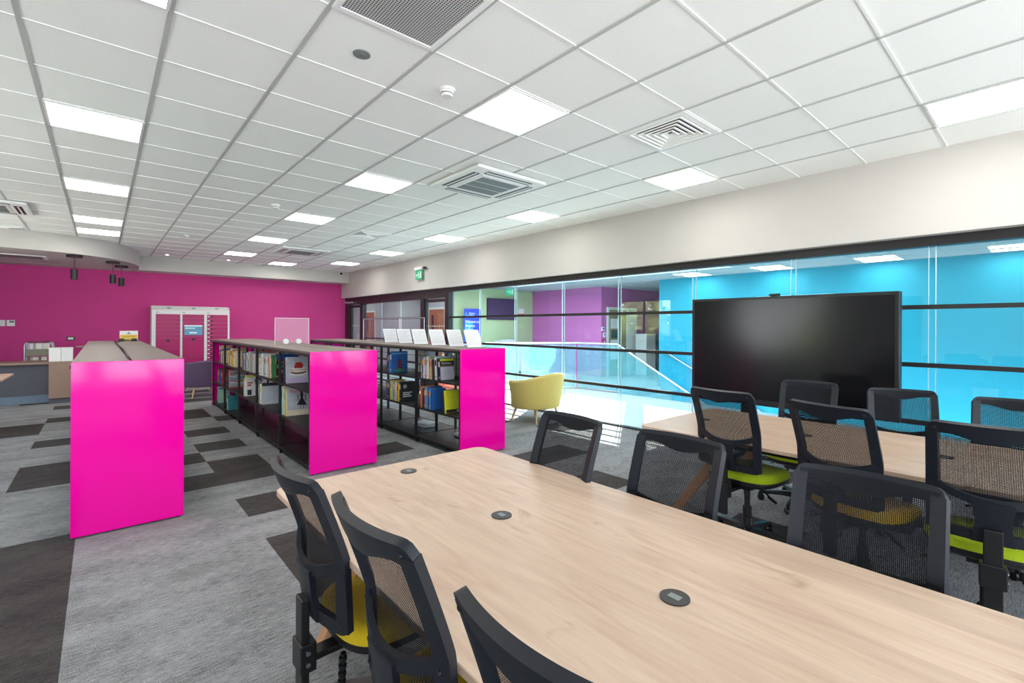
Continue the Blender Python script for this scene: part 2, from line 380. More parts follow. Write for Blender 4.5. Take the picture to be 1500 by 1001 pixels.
# outer walls with window openings (behind and left of the camera)
def window_wall(name, along_y, c, a0, a1, wins, z0=0.85, z1=2.5, th=0.25):
    b = B()
    def bx(p, q, r, s):
        if along_y: b.box(c - th, c, p, q, r, s)
        else: b.box(p, q, c - th, c, r, s)
    bx(a0, a1, 0, z0); bx(a0, a1, z1, CEIL); e = a0
    for (p, q) in wins: bx(e, p, z0, z1); e = q
    bx(e, a1, z0, z1)
    return struct(b.build(name, M_WHITE))
WL = [(4.0, 6.2), (9.0, 11.3)]
WF = [(-2.9, -0.2), (0.0, 2.7), (2.9, 5.6)]
window_wall('wall_left', True, XL, YF, YB, WL); window_wall('wall_front', False, YF, XL, XW + 0.4, WF, 0.4, 2.9)
wn = 0
def win_frame(along_y, c, p, q, z0=0.85, z1=2.5):
    global wn; wn += 1; b = B(); t = 0.05
    def bx(a, d, r, s):
        if along_y: b.box(c - 0.16, c - 0.09, a, d, r, s)
        else: b.box(a, d, c - 0.16, c - 0.09, r, s)
    bx(p, p + t, z0, z1); bx(q - t, q, z0, z1); bx(p, q, z0, z0 + t); bx(p, q, z1 - t, z1); m_ = (p + q) / 2; bx(m_ - t / 2, m_ + t / 2, z0, z1)
    struct(b.build('window_%d' % wn, M_BLACKF))
    ld = bpy.data.lights.new('window_portal', 'AREA'); ld.shape = 'RECTANGLE'; ld.size = q - p; ld.size_y = z1 - z0; ld.cycles.is_portal = True
    lo = bpy.data.objects.new('window_portal', ld); COL.objects.link(lo)
    lo.location = (c - 0.2, m_, (z0 + z1) / 2) if along_y else (m_, c - 0.2, (z0 + z1) / 2)
    lo.rotation_euler = (PI / 2, 0, -PI / 2) if along_y else (PI / 2, 0, 0)
for p, q in WL: win_frame(True, XL, p, q)
for p, q in WF: win_frame(False, YF, p, q, 0.4, 2.9)

# ---- glazed partition
b = B(); b.box(5.79, 5.91, YF, 9.02, 2.27, 2.37); struct(b.build('trim_1', M_BLACKF))
b = B(); b.box(5.79, 5.91, 9.02, YB, 2.15, 2.37); struct(b.build('trim_2', M_BLACKF))
b = B(); b.box(5.81, 5.89, YF, 9.1, 0, 0.025).box(5.81, 5.89, 10.2, 13.7, 0, 0.025); struct(b.build('trim_3', M_BLACKF))
tn = 3
for (y0, y1) in ((9.02, 9.15), (10.1, 10.26), (13.66, 13.86), (14.64, 15.0)):
    tn += 1; struct(B().box(5.79, 5.91, y0, y1, 0, 2.15).build('trim_%d' % tn, M_BLACKF))
M_JOINT = mat('glass_edge', (205, 228, 234), 0.2, var=0.02)
bays = [-1.65, -0.45, 0.757, 1.956, 3.153, 4.358, 5.526, 6.758, 7.874, 9.02]
panes = [(bays[i], bays[i + 1], 2.27) for i in range(9)]
panes.insert(0, (YF, -1.65, 2.27)); panes += [(10.26, 11.37, 2.15), (11.37, 12.49, 2.15), (12.49, 13.66, 2.15)]
for (y0, y1, zt) in panes:
    wn += 1
    g_ = struct(B().box(5.844, 5.856, y0 + 0.003, y1 - 0.003, 0.025, zt).build('window_%d' % wn, M_GLASS))
    for z in (1.70, 1.148, 0.597): B().box(5.825, 5.875, y0, y1, z - 0.021, z + 0.021).build('window_rail', M_BLACKF, g_)
    B().box(5.842, 5.858, y0 - 0.003, y0 + 0.003, 0.025, zt).build('glass_joint', M_JOINT, g_)
    if zt > 2.2: B().box(5.842, 5.858, y0 + 0.05, y0 + 0.054, 0.025, zt).build('glass_joint', M_JOINT, g_)
def glazed_door(name, y0, y1, zt):
    d = bpy.data.objects.new(name, None); COL.objects.link(d); struct(d)
    b = B(); s = 0.07
    b.box(5.82, 5.88, y0, y0 + s, 0.01, zt).box(5.82, 5.88, y1 - s, y1, 0.01, zt).box(5.82, 5.88, y0 + s, y1 - s, zt - s, zt).box(5.82, 5.88, y0 + s, y1 - s, 0.01, 0.2)
    b.build('door_frame', M_BLACKF, d)
    B().box(5.845, 5.855, y0 + s, y1 - s, 0.2, zt - s).build('door_pane', M_GLASS, d)
    b = B(); n = 8
    for i in range(n):
        y = y0 + s + 0.06 + (y1 - y0 - 2 * s - 0.12) * i / (n - 1)
        b.rings([[Vector((xx, y + 0.014 * math.cos(a * PI / 5), 1.5 + 0.014 * math.sin(a * PI / 5))) for a in range(10)] for xx in (5.840, 5.844)])
    b.build('manifestation_dots', M_PAPER, d)
    B().tube([(5.80, y0 + 0.12, 0.8), (5.80, y0 + 0.12, 1.25)], 0.012).tube([(5.80, y0 + 0.12, 0.85), (5.83, y0 + 0.12, 0.85)], 0.008).tube([(5.80, y0 + 0.12, 1.2), (5.83, y0 + 0.12, 1.2)], 0.008).build('pull_handle', M_CHROME, d)
    return d
glazed_door('door_1', 9.15, 10.1, 2.13); glazed_door('door_2', 13.86, 14.64, 2.13)
B().box(5.6, 5.8, 14.55, 14.62, 2.19, 2.24).box(5.6, 5.63, 14.0, 14.6, 2.20, 2.22).build('door_closer', M_ALU, bpy.data.objects['door_2'])

# ---- corridor beyond the glass
b = B(); b.box(5.89, 8.75, YF, 20, -0.3, 0).box(8.75, 15, 6.65, 12.05, -0.3, 0); struct(b.build('floor_corridor', M_VINYL))
b = B(); b.box(8.75, 15, YF, 6.65, -2.1, -1.9); struct(b.build('floor_stairwell', M_VINYL))
b = B()
for k in range(11): b.box(8.8, 10.6, 6.65 - 0.29 * (k + 1), 6.65 - 0.29 * k, -0.17 * (k + 1) - 0.15, -0.17 * (k + 1))
struct(b.build('stairs', M_VINYL))
b = B()
SK = (6.2, 9.4, 4.3, 11.0)  # unseen skylight opening added so the sun reaches the corridor floor
b.box(6.1, SK[0], YF, 20, 2.7, 3.0).box(SK[1], 15.2, YF, 20, 2.7, 3.0).box(SK[0], SK[1], YF, SK[2], 2.7, 3.0).box(SK[0], SK[1], SK[3], 20, 2.7, 3.0)
for y in [x * 0.6 for x in range(-5, 33)]:
    if y < SK[2] or y > SK[3]: b.box(6.1, 12.0, y - 0.01, y + 0.01, 2.695, 2.71, 1)
    else: b.box(SK[1] + 0.02, 12.0, y - 0.01, y + 0.01, 2.695, 2.71, 1)
for x in (9.9, 10.5): b.box(x - 0.01, x + 0.01, YF, 12, 2.695, 2.71, 1)
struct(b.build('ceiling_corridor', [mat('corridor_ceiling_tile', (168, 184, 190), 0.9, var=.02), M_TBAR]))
def stripe_beam(x, y, L, wd):  # unseen beams invented to cast diagonal shadow stripes on the corridor floor
    d = Vector((0.82, 0.57, 0)).normalized(); s = Vector((-d.y, d.x, 0)); c = Vector((x, y, 0)); b = B()
    b.prism([tuple((c + d * p * L / 2 + s * q * wd / 2).xy) for p, q in ((-1, -1), (1, -1), (1, 1), (-1, 1))], 3.02, 3.10)
    struct(b.build('skylight_beam', M_WHITE))
stripe_beam(8.6, 8.1, 6.5, 0.34); stripe_beam(8.9, 6.25, 6.5, 0.34)
struct(B().box(SK[0] - .2, SK[1] + 2, 0, 0.01, 0, 0.01).box(SK[0], SK[1] + 1.2, 7.4, 7.5, 3.01, 3.02).build('skylight_bar', M_WHITE)) if False else None
struct(B().box(10.6, 10.8, YF, 6.72, -1.9, 2.7).build('wall_stairwell', M_TEAL))
b = B(); b.box(11.15, 15, 9.03, 12.3, 0, 2.7); struct(b.build('wall_lobby', M_MAGL))
b = B(); b.box(7.95, 11.15, 12.05, 12.3, 0, 2.7); struct(b.build('wall_corridor_end', M_GREEN))
b = B(); b.box(7.95, 8.15, 12.3, 20, 0, 2.7).box(7.946, 7.95, 12.05, 12.3, 0, 2.7).box(5.9, 8.15, 20, 20.2, 0, 2.7); struct(b.build('wall_corridor_side', M_GREYW))
b = B(); b.box(15, 15.2, YF, 12, -1.9, 2.7).box(10.8, 15, 6.4, 6.7, -1.9, 2.7).box(5.9, 15, YF - 0.2, YF, -1.9, 2.7).box(5.9, 6.0, 15, 20, 0, 2.7); struct(b.build('wall_corridor_outer', M_WHITE))
def timber_door(name, xf, y0, y1):
    d = bpy.data.objects.new(name, None); COL.objects.link(d); struct(d); s = 0.07
    b = B(); b.box(xf - 0.03, xf, y0, y0 + s, 0, 2.1).box(xf - 0.03, xf, y1 - s, y1, 0, 2.1).box(xf - 0.03, xf, y0 + s, y1 - s, 2.1 - s, 2.1); b.build('door_frame', M_WHITEP, d)
    B().box(xf - 0.02, xf, y0 + s, y1 - s, 0.01, 2.03).build('door_leaf', mat('timber_veneer', (170, 100, 66), 0.5, var=0.15, scale=3, stretch=(1, 14, 1)), d)
    B().box(xf - 0.026, xf - 0.018, y1 - 0.36, y1 - 0.24, 1.25, 1.85).build('vision_panel', mat('dark_vision_glass', (60, 44, 46), 0.15), d)
    B().tube([(xf - 0.06, y0 + 0.14, 1.0), (xf - 0.06, y0 + 0.27, 1.0)], 0.01).tube([(xf - 0.06, y0 + 0.14, 1.0), (xf - 0.015, y0 + 0.14, 1.0)], 0.01).build('lever_handle', M_CHROME, d)
timber_door('door_3', 7.946, 12.49, 13.56); timber_door('door_4', 7.946, 17.5, 18.5)
d = bpy.data.objects.new('door_5', None); COL.objects.link(d); struct(d)
b = B(); yf_ = 9.03
b.box(11.40, 11.48, yf_ - 0.04, yf_, 0, 2.1).box(12.36, 12.9, yf_ - 0.04, yf_, 0, 2.1).box(11.48, 12.36, yf_ - 0.04, yf_, 2.02, 2.1).build('door_frame', M_WHITEP, d)
B().box(11.48, 12.36, yf_ - 0.025, yf_, 0, 2.02).build('door_leaf', mat('olive_door', (150, 150, 110), 0.5, var=0.05), d)
B().box(11.56, 11.95, yf_ - 0.032, yf_ - 0.025, 1.45, 1.75).build('notice', M_PAPER, d)
B().box(11.60, 11.90, yf_ - 0.034, yf_ - 0.025, 1.15, 1.40).build('notice', mat('dark_teal_card', (40, 90, 96), 0.6), d)
B().box(11.56, 11.9, yf_ - 0.032, yf_ - 0.025, 0.5, 1.1).build('notice', M_PAPER, d)

# pale ground added to bounce sunlight indoors; trees outside, seen only in reflections
struct(B().box(-60, XL - 1.0, -40, 50, -4.3, -4.2).box(-60, 60, -60, -40, -4.3, -4.2).build('paving', mat('pale_paving', (236, 230, 220), 0.9, var=0.1, scale=2)))
def tree(x, y, h, r, label, seed):
    rnd = random.Random(seed); t = thing('tree', label, 'tree', (x, y, -4.2))
    B().tube([(0, 0, 0), (0.1, 0, h * 0.4), (0, 0.1, h * 0.75)], [0.28, 0.2, 0.1]).build('trunk', mat('bark', (92, 76, 60), 0.9, var=0.2), t)
    b = B()
    for k in range(620):
        a = rnd.uniform(0, 2 * PI); q = r * math.sqrt(rnd.random()); z = h * 0.62 + rnd.uniform(-1, 1) * h * 0.38 * math.sqrt(max(0, 1 - (q / r) ** 2))
        c = Vector((q * math.cos(a), q * math.sin(a), z)); u = Vector((rnd.gauss(0, 1), rnd.gauss(0, 1), rnd.gauss(0, 1))).normalized(); v = u.orthogonal().normalized(); s = rnd.uniform(0.25, 0.5)
        b.poly([c - u * s, c - v * s * 0.6, c + u * s, c + v * s * 0.6])
    b.build('crown', mat('leaf_green', (182, 190, 120), 0.8, var=0.25, scale=3), t, fix=False)
tree(-12.0, 16.5, 7.6, 2.3, 'broad green tree outside, mirrored in the glass partition beside the lobby door', 1)
tree(-13.5, 6.0, 7.2, 2.2, 'green tree outside the side windows, mirrored in the wide black screen', 2)

# ---------------------------------------------------------------- meeting tables
def rr_prism(b, x0, x1, y0, y1, r, z0, z1, mi=0): return b.prism(rrect(x0, x1, y0, y1, r), z0, z1, mi)
def meeting_table(x0, x1, y0, y1, grom, label):
    t = thing('meeting_table', label, 'table', ((x0 + x1) / 2, (y0 + y1) / 2, 0)); hx, hy = (x1 - x0) / 2, (y1 - y0) / 2
    rr_prism(B(), -hx, hx, -hy, hy, 0.07, 0.705, 0.73).build('tabletop', M_TABLE, t, smooth=30, bevel=0.003)
    for sx in (-1, 1):
        for sy in (-1, 1):
            a = Vector((sx * (hx - 0.22), sy * (hy - 0.62), 0.66)); c = Vector((sx * (hx - 0.16), sy * (hy - 0.17), 0.0)); rs = []
            for p, w_, d_ in ((a, 0.11, 0.035), (c, 0.06, 0.03)):
                rs.append([p + Vector((i * d_ / 1.0, j * w_ / 2 * 1.0, 0)) for i, j in ((-.5, -1), (.5, -1), (.5, 1), (-.5, 1))])
            B().rings(rs).build('leg', M_OAK, t, bevel=0.006)
    B().box(-hx + 0.2, hx - 0.2, -hy + 0.55, -hy + 0.60, 0.655, 0.70).box(-hx + 0.2, hx - 0.2, hy - 0.60, hy - 0.55, 0.655, 0.70).box(-0.04, 0.04, -hy + 0.55, hy - 0.55, 0.66, 0.70).build('under_frame', M_DKMETAL, t)
    B().box(-0.09, 0.09, -hy + 0.3, hy - 0.3, 0.56, 0.655).build('cable_tray', M_DKMETAL, t)
    for gy in grom:
        g = B().cyl((0, gy - (y0 + y1) / 2), 0.042, 0.728, 0.7335, 32).build('grommet', M_BLACKP, t, smooth=40)
        B().prism([(-0.012 + 0.024 * i, gy - (y0 + y1) / 2 + 0.018 * s) for i, s in ((0, -1), (1, -1), (1, 1), (0, 1))], 0.7335, 0.7348).build('grommet_slot', M_GREYV, g)
    return t
T1 = meeting_table(0.612, 1.83, -0.86, 2.465, [2.28, 1.50, 0.72, -0.06], 'large pale oak meeting table with round black cable grommets, chairs on both sides')
T2 = meeting_table(3.165, 4.36, -1.0, 2.19, [1.95, 1.19, 0.44], 'pale oak meeting table in front of the wide black screen')

# ---------------------------------------------------------------- mesh-back office chairs
CW = 0.445; VT = 1.06; VB = 0.53; VK = 0.775; YB0 = -0.235
def cs(u, v, bulge=0.0):
    a = 1 - (2 * u / CW) ** 2
    lean = 0.10 * max(0.0, (v - VK) / (VT - VK)) ** 1.1
    if v < VK: lean = -0.012 * (VK - v) / 0.245
    sag = 0.045 * a
    lum = 0.018 * math.exp(-((v - VK) / 0.09) ** 2) * -1
    return Vector((u, YB0 - lean - sag + lum * 0 - bulge, v))
def chair_proto():
    t = thing('office_chair', '', 'chair')
    # frame
    b = B(); hw = CW / 2; r = 0.035
    def drop(u):
        e = abs(u) - (hw - r); return 0 if e <= 0 else r - math.sqrt(max(0, r * r - e * e))
    def top(s, q):
        u = -hw + CW * s; hi = VT - drop(u); k = max(0.0, 1 - (abs(u) / 0.15) ** 2); lo = VT - 0.048 - 0.030 * k * k
        return cs(u, lo + (hi - lo) * q)
    b.sheet(top, 36, 4, 0.024)
    for sg in (-1, 1):
        def rail(s, q, sg=sg):
            v = VB + 0.012 + (VT - 0.03 - VB - 0.012) * s; wd = 0.041 + 0.006 * (1 - s); return cs(sg * (hw - wd + wd * q), v)
        b.sheet(rail, 24, 3, 0.026)
    def ubar(s, q):
        u = -hw + 0.02 + (CW - 0.04) * s; a = 1 - (2 * u / CW) ** 2; c = VK - 0.055 * a; return cs(u, c - 0.018 + 0.036 * q - 0.01 * a, 0.020 * a)
    b.sheet(ubar, 28, 3, 0.018)
    def spine(s, q):
        v = VB + (VK - 0.06 - VB) * s; wd = 0.058 + 0.012 * abs(2 * s - 1); return cs(-wd + 2 * wd * q, v, 0.020 * s + 0.006)
    b.sheet(spine, 8, 6, 0.020)
    def bot(s, q):
        u = -hw + CW * s; lo = VB + drop(u) * 0.9; return cs(u, lo + (VB + 0.045 - lo) * q)
    b.sheet(bot, 30, 3, 0.022)
    fr_ = b.build('backrest_frame', M_CHAIRF, t, smooth=35)
    sc0 = None
    for (u, v) in ((-hw + 0.03, VT - 0.03), (hw - 0.03, VT - 0.03), (-hw + 0.024, VK - 0.03), (hw - 0.024, VK - 0.03), (-hw + 0.03, VB + 0.03), (hw - 0.03, VB + 0.03)):
        if sc0 is None: sc0 = B().tube([(0, -0.0165, 0), (0, -0.010, 0)], 0.006, 8).build('screw', M_BLACKP, fr_); q_ = sc0
        else: q_ = sc0.copy(); COL.objects.link(q_)
        q_.parent = fr_; q_.location = cs(u, v)
    b = B(); n_, m_ = 16, 22; P = []
    for i in range(n_ + 1):
        for j in range(m_ + 1):
            u = (-hw + 0.012) + (CW - 0.024) * i / n_; v = VB + 0.02 + (VT - 0.014 - VB - 0.02) * j / m_
            P.append(cs(u, v) + Vector((0, 0.0135, 0)))
    b.add(P, [(i * (m_ + 1) + j, (i + 1) * (m_ + 1) + j, (i + 1) * (m_ + 1) + j + 1, i * (m_ + 1) + j + 1) for i in range(n_) for j in range(m_)])
    b.build('mesh_back', M_MESH, t, smooth=60)
    # seat
    def ring(sx, z, n=40):
        o = []
        for k in range(n):
            a = 2 * PI * k / n; c, s = math.cos(a), math.sin(a); e = 2 / 3.0
            o.append(Vector((0.238 * sx * math.copysign(abs(c) ** e, c), 0.012 + 0.222 * sx * math.copysign(abs(s) ** e, s), z - (0.02 * max(0, s) ** 2 * sx if z > 0.46 else 0))))
        return o
    B().rings([ring(.995, .452), ring(1.0, .468), ring(.985, .486), ring(.94, .499), ring(.8, .506), ring(.45, .507), ring(.02, .506)]).build('seat', M_BLACKP, t, smooth=50)
    B().rings([ring(.4, .400), ring(.86, .408), ring(.985, .425), ring(1.005, .440), ring(.996, .4525)]).build('seat_shell', M_BLACKP, t, smooth=40)
    # mechanism and back bracket
    b = B(); b.box(-0.08, 0.08, -0.11, 0.12, 0.365, 0.402).box(-0.03, 0.03, -0.30, -0.09, 0.372, 0.396); b.box(-0.032, 0.032, -0.318, -0.29, 0.24, 0.60)
    b.box(-0.045, 0.045, -0.325, -0.27, 0.35, 0.45); br_ = b.build('back_bracket', M_BLACKP, t, bevel=0.004)
    for z_ in (0.38, 0.42): B().tube([(0.046, -0.30, z_), (0.050, -0.30, z_)], 0.008, 10).build('bolt', M_CHROME, br_)
    for s in (-1, 1):
        lv = B().tube([(s * 0.07, -0.03, 0.385), (s * 0.15, -0.05, 0.37), (s * 0.19, -0.07, 0.355)], 0.006, 8).build('lever', M_BLACKP, t)
        B().rings([[Vector((s * (0.185 + 0.06 * q), -0.07 - 0.02 * q + 0.016 * math.cos(a * PI / 4), 0.353 - 0.02 * q + 0.007 * math.sin(a * PI / 4))) for a in range(8)] for q in (0, 1)]).build('lever_paddle', M_BLACKP, lv, smooth=40)
    b = B()
    for k in range(16):
        q = k / 15; c = (0.10 + 0.05 * q, -0.20 - 0.03 * q, 0.40 - 0.16 * q); rr_ = 0.014 if k % 2 else 0.010; b.cyl((c[0], c[1]), rr_, c[2] - 0.006, c[2] + 0.006, 10)
    b.cyl((0.152, -0.232), 0.022, 0.20, 0.245, 12, r1=0.016); b.build('bellows_knob', M_BLACKP, t, smooth=30)
    B().cyl((0, 0), 0.019, 0.10, 0.37, 16).build('gas_lift', M_DKMETAL, t, smooth=40)
    B().cyl((0, 0), 0.029, 0.085, 0.25, 20).cyl((0, 0), 0.045, 0.065, 0.10, 20).build('lift_sleeve', M_BLACKP, t, smooth=40)
    b = B()
    for k in range(5):
        a = 2 * PI * k / 5 + 0.3; d = Vector((math.cos(a), math.sin(a), 0)); s = Vector((-d.y, d.x, 0)); rs = []
        for (q, wd, z0, z1) in ((0.02, .030, .062, .108), (0.12, .026, .068, .104), (0.24, .021, .062, .088), (0.30, .017, .056, .076)):
            rs.append([d * q + s * (i * wd) + Vector((0, 0, z)) for i, z in ((-1, z0), (1, z0), (.8, z1), (-.8, z1))])
        b.rings(rs)
    base = b.build('star_base', M_BLACKP, t, smooth=30, bevel=0.004)
    c0 = None
    for k in range(5):
        a = 2 * PI * k / 5 + 0.3
        if c0 is None:
            b = B()
            for s in (-1, 1):
                rs = []
                for q, rr_ in ((0.004, 0.023), (0.010, 0.027), (0.020, 0.027), (0.025, 0.022)):
                    rs.append([Vector((rr_ * math.cos(2 * PI * j / 18), s * q, 0.0275 + rr_ * math.sin(2 * PI * j / 18))) for j in range(18)])
                b.rings(rs)
            b.cyl((0.014, 0), 0.007, 0.03, 0.066, 8); b.box(-0.02, 0.02, -0.005, 0.005, 0.02, 0.05); c0 = b.build('castor', M_BLACKP, base, smooth=40); c = c0
        else:
            c = c0.copy(); COL.objects.link(c); c.parent = base
        c.location = (0.285 * math.cos(a), 0.285 * math.sin(a), 0); c.rotation_euler = (0, 0, a + 0.7 * k)
    return t
SEATC = {'yellow': mat('yellow_seat_fabric', (214, 184, 8), 0.9, var=0.06, scale=60, sheen=0.1), 'lime green': mat('lime_seat_fabric', (164, 188, 8), 0.9, var=0.06, scale=60, sheen=0.1), 'amber yellow': mat('amber_seat_fabric', (206, 168, 20), 0.9, var=0.06, scale=60, sheen=0.1)}
def unproj(px, py, z):
    a, c = (px - cx) / f_px, -(py - cy) / f_px
    r_ = a * math.cos(roll) - c * math.sin(roll); u_ = a * math.sin(roll) + c * math.cos(roll)
    d = fw + rt * r_ + up * u_; return Vector((0, 0, CAMZ)) + d * ((z - CAMZ) / d.z)
CP = chair_proto(); used = [False]
def place_chair(A, Bc, zt, facing, seat, label):
    """A,B: where the two top corners of the backrest stand (metres, at height zt); facing +1 towards +x, -1 towards -x"""
    o = CP if not used[0] else copy_tree(CP); used[0] = True
    dz = zt - VT
    for ch in o.children:
        nm = ch.name.split('.')[0]
        if nm not in ('star_base', 'lift_sleeve', 'gas_lift'): ch.location.z = dz
        if nm == 'gas_lift': ch.location.z = dz * 0.999
        if nm == 'star_base': ch.rotation_euler.z = 0.628 * (int(abs(A.y) * 1.3) % 2)
        if nm == 'seat':
            if ch.data.users > 1: ch.data = ch.data.copy()
            ch.data.materials[0] = SEATC[seat]; plabel(ch, seat + ' upholstered seat cushion')
    M_ = (A + Bc) / 2; d = Bc - A
    # local +X axis runs along the back; facing = local +Y
    axis = d if facing > 0 else -d          # facing +x: viewer-left to right is +y to -y
    rz = math.atan2(axis.y, axis.x)
    yc = cs(CW / 2, VT).y
    off = Matrix.Rotation(rz, 3, 'Z') @ Vector((0, yc, 0))
    o.location = (M_.x - off.x, M_.y - off.y, 0); o.rotation_euler = (0, 0, rz)
    tag(o, label, 'chair', 'mesh back office chairs'); return o
def V2(x, y): return Vector((x, y, 0))
def ch_px(pa, pb, zt, facing, seat, label, rz=None):
    A = unproj(*pa, zt); A.z = 0
    if pb is None:
        dirv = V2(math.sin(rz or 0), -math.cos(rz or 0)); Bq = A + dirv * CW
    else: Bq = unproj(*pb, zt); Bq.z = 0
    return place_chair(A, Bq, zt, facing, seat, label)
# near side of the front table (seen from behind): left in the picture is +y
ch_px((403, 666), (464, 708), 1.008, 1, 'yellow', 'mesh back chair with yellow seat at the near side of the front table, farthest back')
ch_px((491, 716), (606, 800), 1.047, 1, 'yellow', 'mesh back chair, second of three along the near side of the front table')
ch_px((668, 852), None, 1.035, 1, 'yellow', 'mesh back chair cropped by the lower edge of the photo, only its curved top showing', 0.05)
ch_px((797, 601), (882, 619), 1.016, -1, 'lime green', 'mesh back chair at the far side of the front table nearest the yellow armchair')
ch_px((936, 628), (1063, 652), 0.984, -1, 'lime green', 'mesh back chair at the far side of the front table, before the lime seat chair')
ch_px((1165, 677), (1390, 718), 0.978, -1, 'lime green', 'large mesh back chair at the far side of the front table nearest the camera')
ch_px((1012, 566), (1103, 577), 1.088, 1, 'lime green', 'mesh back chair with lime green seat at the end of the screen table')
ch_px((1155, 584), (1278, 602), 1.087, 1, 'amber yellow', 'mesh back chair with amber yellow seat, in the middle before the screen table')
ch_px((1357, 614), None, 1.08, 1, 'lime green', 'mesh back chair cut by the right photo edge, near side of the screen table', 0.12)
ch_px((1145, 556), (1228, 562), 1.018, -1, 'lime green', 'mesh back chair standing directly before the black screen, behind the far table')
ch_px((1270, 568), (1373, 574), 1.005, -1, 'lime green', 'mesh back chair behind the far table, overlapping the right edge of the black screen')
ch_px((1424, 581), None, 1.01, -1, 'lime green', 'mesh back chair behind the far table against the bright blue wall', 0.05)

# ---------------------------------------------------------------- interactive screen
t = thing('display_screen', 'wide black interactive screen on a mobile stand before the blue wall', 'screen', (5.36, 1.92, 0))
B().box(-0.06, 0.04, -0.99, 0.99, 0.655, 1.83).build('screen_body', mat('black_bezel', (20, 22, 24), 0.35), t, bevel=0.006)
plabel(B().box(-0.0625, -0.058, -0.955, 0.955, 0.72, 1.80).build('screen_glass', mat('dark_screen_glass', (14, 15, 19), 0.17, var=0.02, spec=0.4), t), 'dark glossy screen glass')
B().box(0.04, 0.10, -0.45, -0.37, 0.1, 1.6).box(0.04, 0.10, 0.37, 0.45, 0.1, 1.6).box(0.04, 0.09, -0.45, 0.45, 0.9, 1.0).build('stand_uprights', M_DKMETAL, t)
B().box(-0.30, 0.36, -0.50, -0.42, 0.06, 0.11).box(-0.30, 0.36, 0.42, 0.50, 0.06, 0.11).box(0.02, 0.10, -0.5, 0.5, 0.06, 0.11).build('stand_base', M_DKMETAL, t)
for x in (-0.26, 0.32):
    for y in (-0.46, 0.46): B().tube([(x, y - 0.015, 0.031), (x, y + 0.015, 0.031)], 0.03, 14).build('castor', M_BLACKP, t)
wc = thing('webcam', 'small black webcam perched on the top edge of the screen', 'camera', (5.36, 2.0, 1.83))
B().box(-0.02, 0.02, -0.05, 0.05, 0.005, 0.03).build('camera_body', M_BLACKP, wc, bevel=0.004); B().box(-0.015, 0.015, -0.02, 0.02, 0.0, 0.006).build('camera_clip', M_BLACKP, wc)

# ---------------------------------------------------------------- bookcases
SHZ = (0.09, 0.455, 0.835)
def bookcase(x0, x1, yn, ys_, label, yl):
    xm, L = (x0 + x1) / 2, None; t = thing('bookcase', label, 'bookcase', (xm, yn, 0)); hx = (x1 - x0) / 2; n = len(ys_)
    bays = [y - yn for y in ys_]; yf = bays[-1]
    for y, nm in ((-0.012, 'near'), (yf + 0.012, 'far')):
        p = B().box(-hx - 0.004, hx + 0.004, y - 0.012, y + 0.012, 0.012, 1.236).build('end_panel', M_GLOSSP, t, bevel=0.002); plabel(p, 'glossy magenta end panel')
    for s in (-1, 1):
        for k in range(n - 1): B().box(min(s * 0.008, s * hx), max(s * 0.008, s * hx), bays[k] + (0.001 if k else 0.002), bays[k + 1] - 0.001, 1.215, 1.238).build('top_board', M_TOP, t, bevel=0.002)
    for z in SHZ:
        for k in range(n - 1): B().box(-hx + 0.004, hx - 0.004, bays[k] + 0.015, bays[k + 1] - 0.015, z - 0.02, z).build('shelf', M_SHELF, t)
    for k in range(n):
        y = bays[k] + (0.016 if k == 0 else -0.016 if k == n - 1 else 0)
        for x in (-hx + 0.016, hx - 0.016, 0.0): B().box(x - 0.014, x + 0.014, y - 0.014, y + 0.014, 0.045, 1.214).build('post', M_DKMETAL, t)
        for x in (-hx + 0.03, hx - 0.03): B().cyl((x, y), 0.018, 0.0, 0.045, 10).build('foot', M_BLACKP, t)
    for z in SHZ:
        for dz_ in (0.13, 0.25):
            B().tube([(0.0, 0.03, z + dz_), (0.0, yf - 0.03, z + dz_)], 0.004, 6).build('back_bar', M_DKMETAL, t)
    for s in (-1, 1): B().box(s * hx - 0.012, s * hx + 0.012, 0.01, yf - 0.01, 1.19, 1.2145).build('top_rail', M_DKMETAL, t)
    return t
U1 = (-0.152, 0.485, 4.57); U2 = (1.561, 2.255, 4.96); U3 = (3.05, 3.69, 4.50)
Y1 = [4.57 + 1.15 * k for k in range(6)]; Y2 = [4.96 + 1.108 * k for k in range(6)]; Y3 = [4.50 + 1.03 * k for k in range(6)]
bookcase(*U1, Y1, 'long low bookcase showing only its large magenta end panel, nearest the wooden desk', 'left')
bookcase(*U2, Y2, 'black open bookcase with magenta end panel in the middle, full of cookery and art books', 'middle')
bookcase(*U3, Y3, 'black open bookcase with magenta end panel nearest the glass wall, white cards on top', 'right')

# ---------------------------------------------------------------- books
PAL = {'white': (226, 226, 224), 'cream': (224, 214, 186), 'yellow': (226, 190, 50), 'red': (186, 44, 46), 'blue': (40, 92, 164), 'sky blue': (92, 158, 208), 'navy': (34, 46, 92),
       'teal': (44, 136, 146), 'green': (60, 132, 74), 'mint': (172, 212, 196), 'lilac': (184, 172, 206), 'pink': (214, 96, 134), 'orange': (222, 128, 52), 'grey': (150, 152, 156),
       'black': (34, 34, 38), 'brown': (112, 78, 58), 'lime': (206, 220, 40), 'peach': (232, 190, 160), 'silver': (188, 194, 202)}
BM = {k: mat('book_cover_' + k.replace(' ', '_'), v, 0.4, var=0.08, scale=18) for k, v in PAL.items()}
M_PAGES = mat('book_pages', (230, 224, 206), 0.9, var=0.05, scale=200)
TIERN = {0: 'bottom', 1: 'middle', 2: 'top'}
BAYN = ['nearest', 'second nearest', 'middle', 'second farthest', 'farthest']
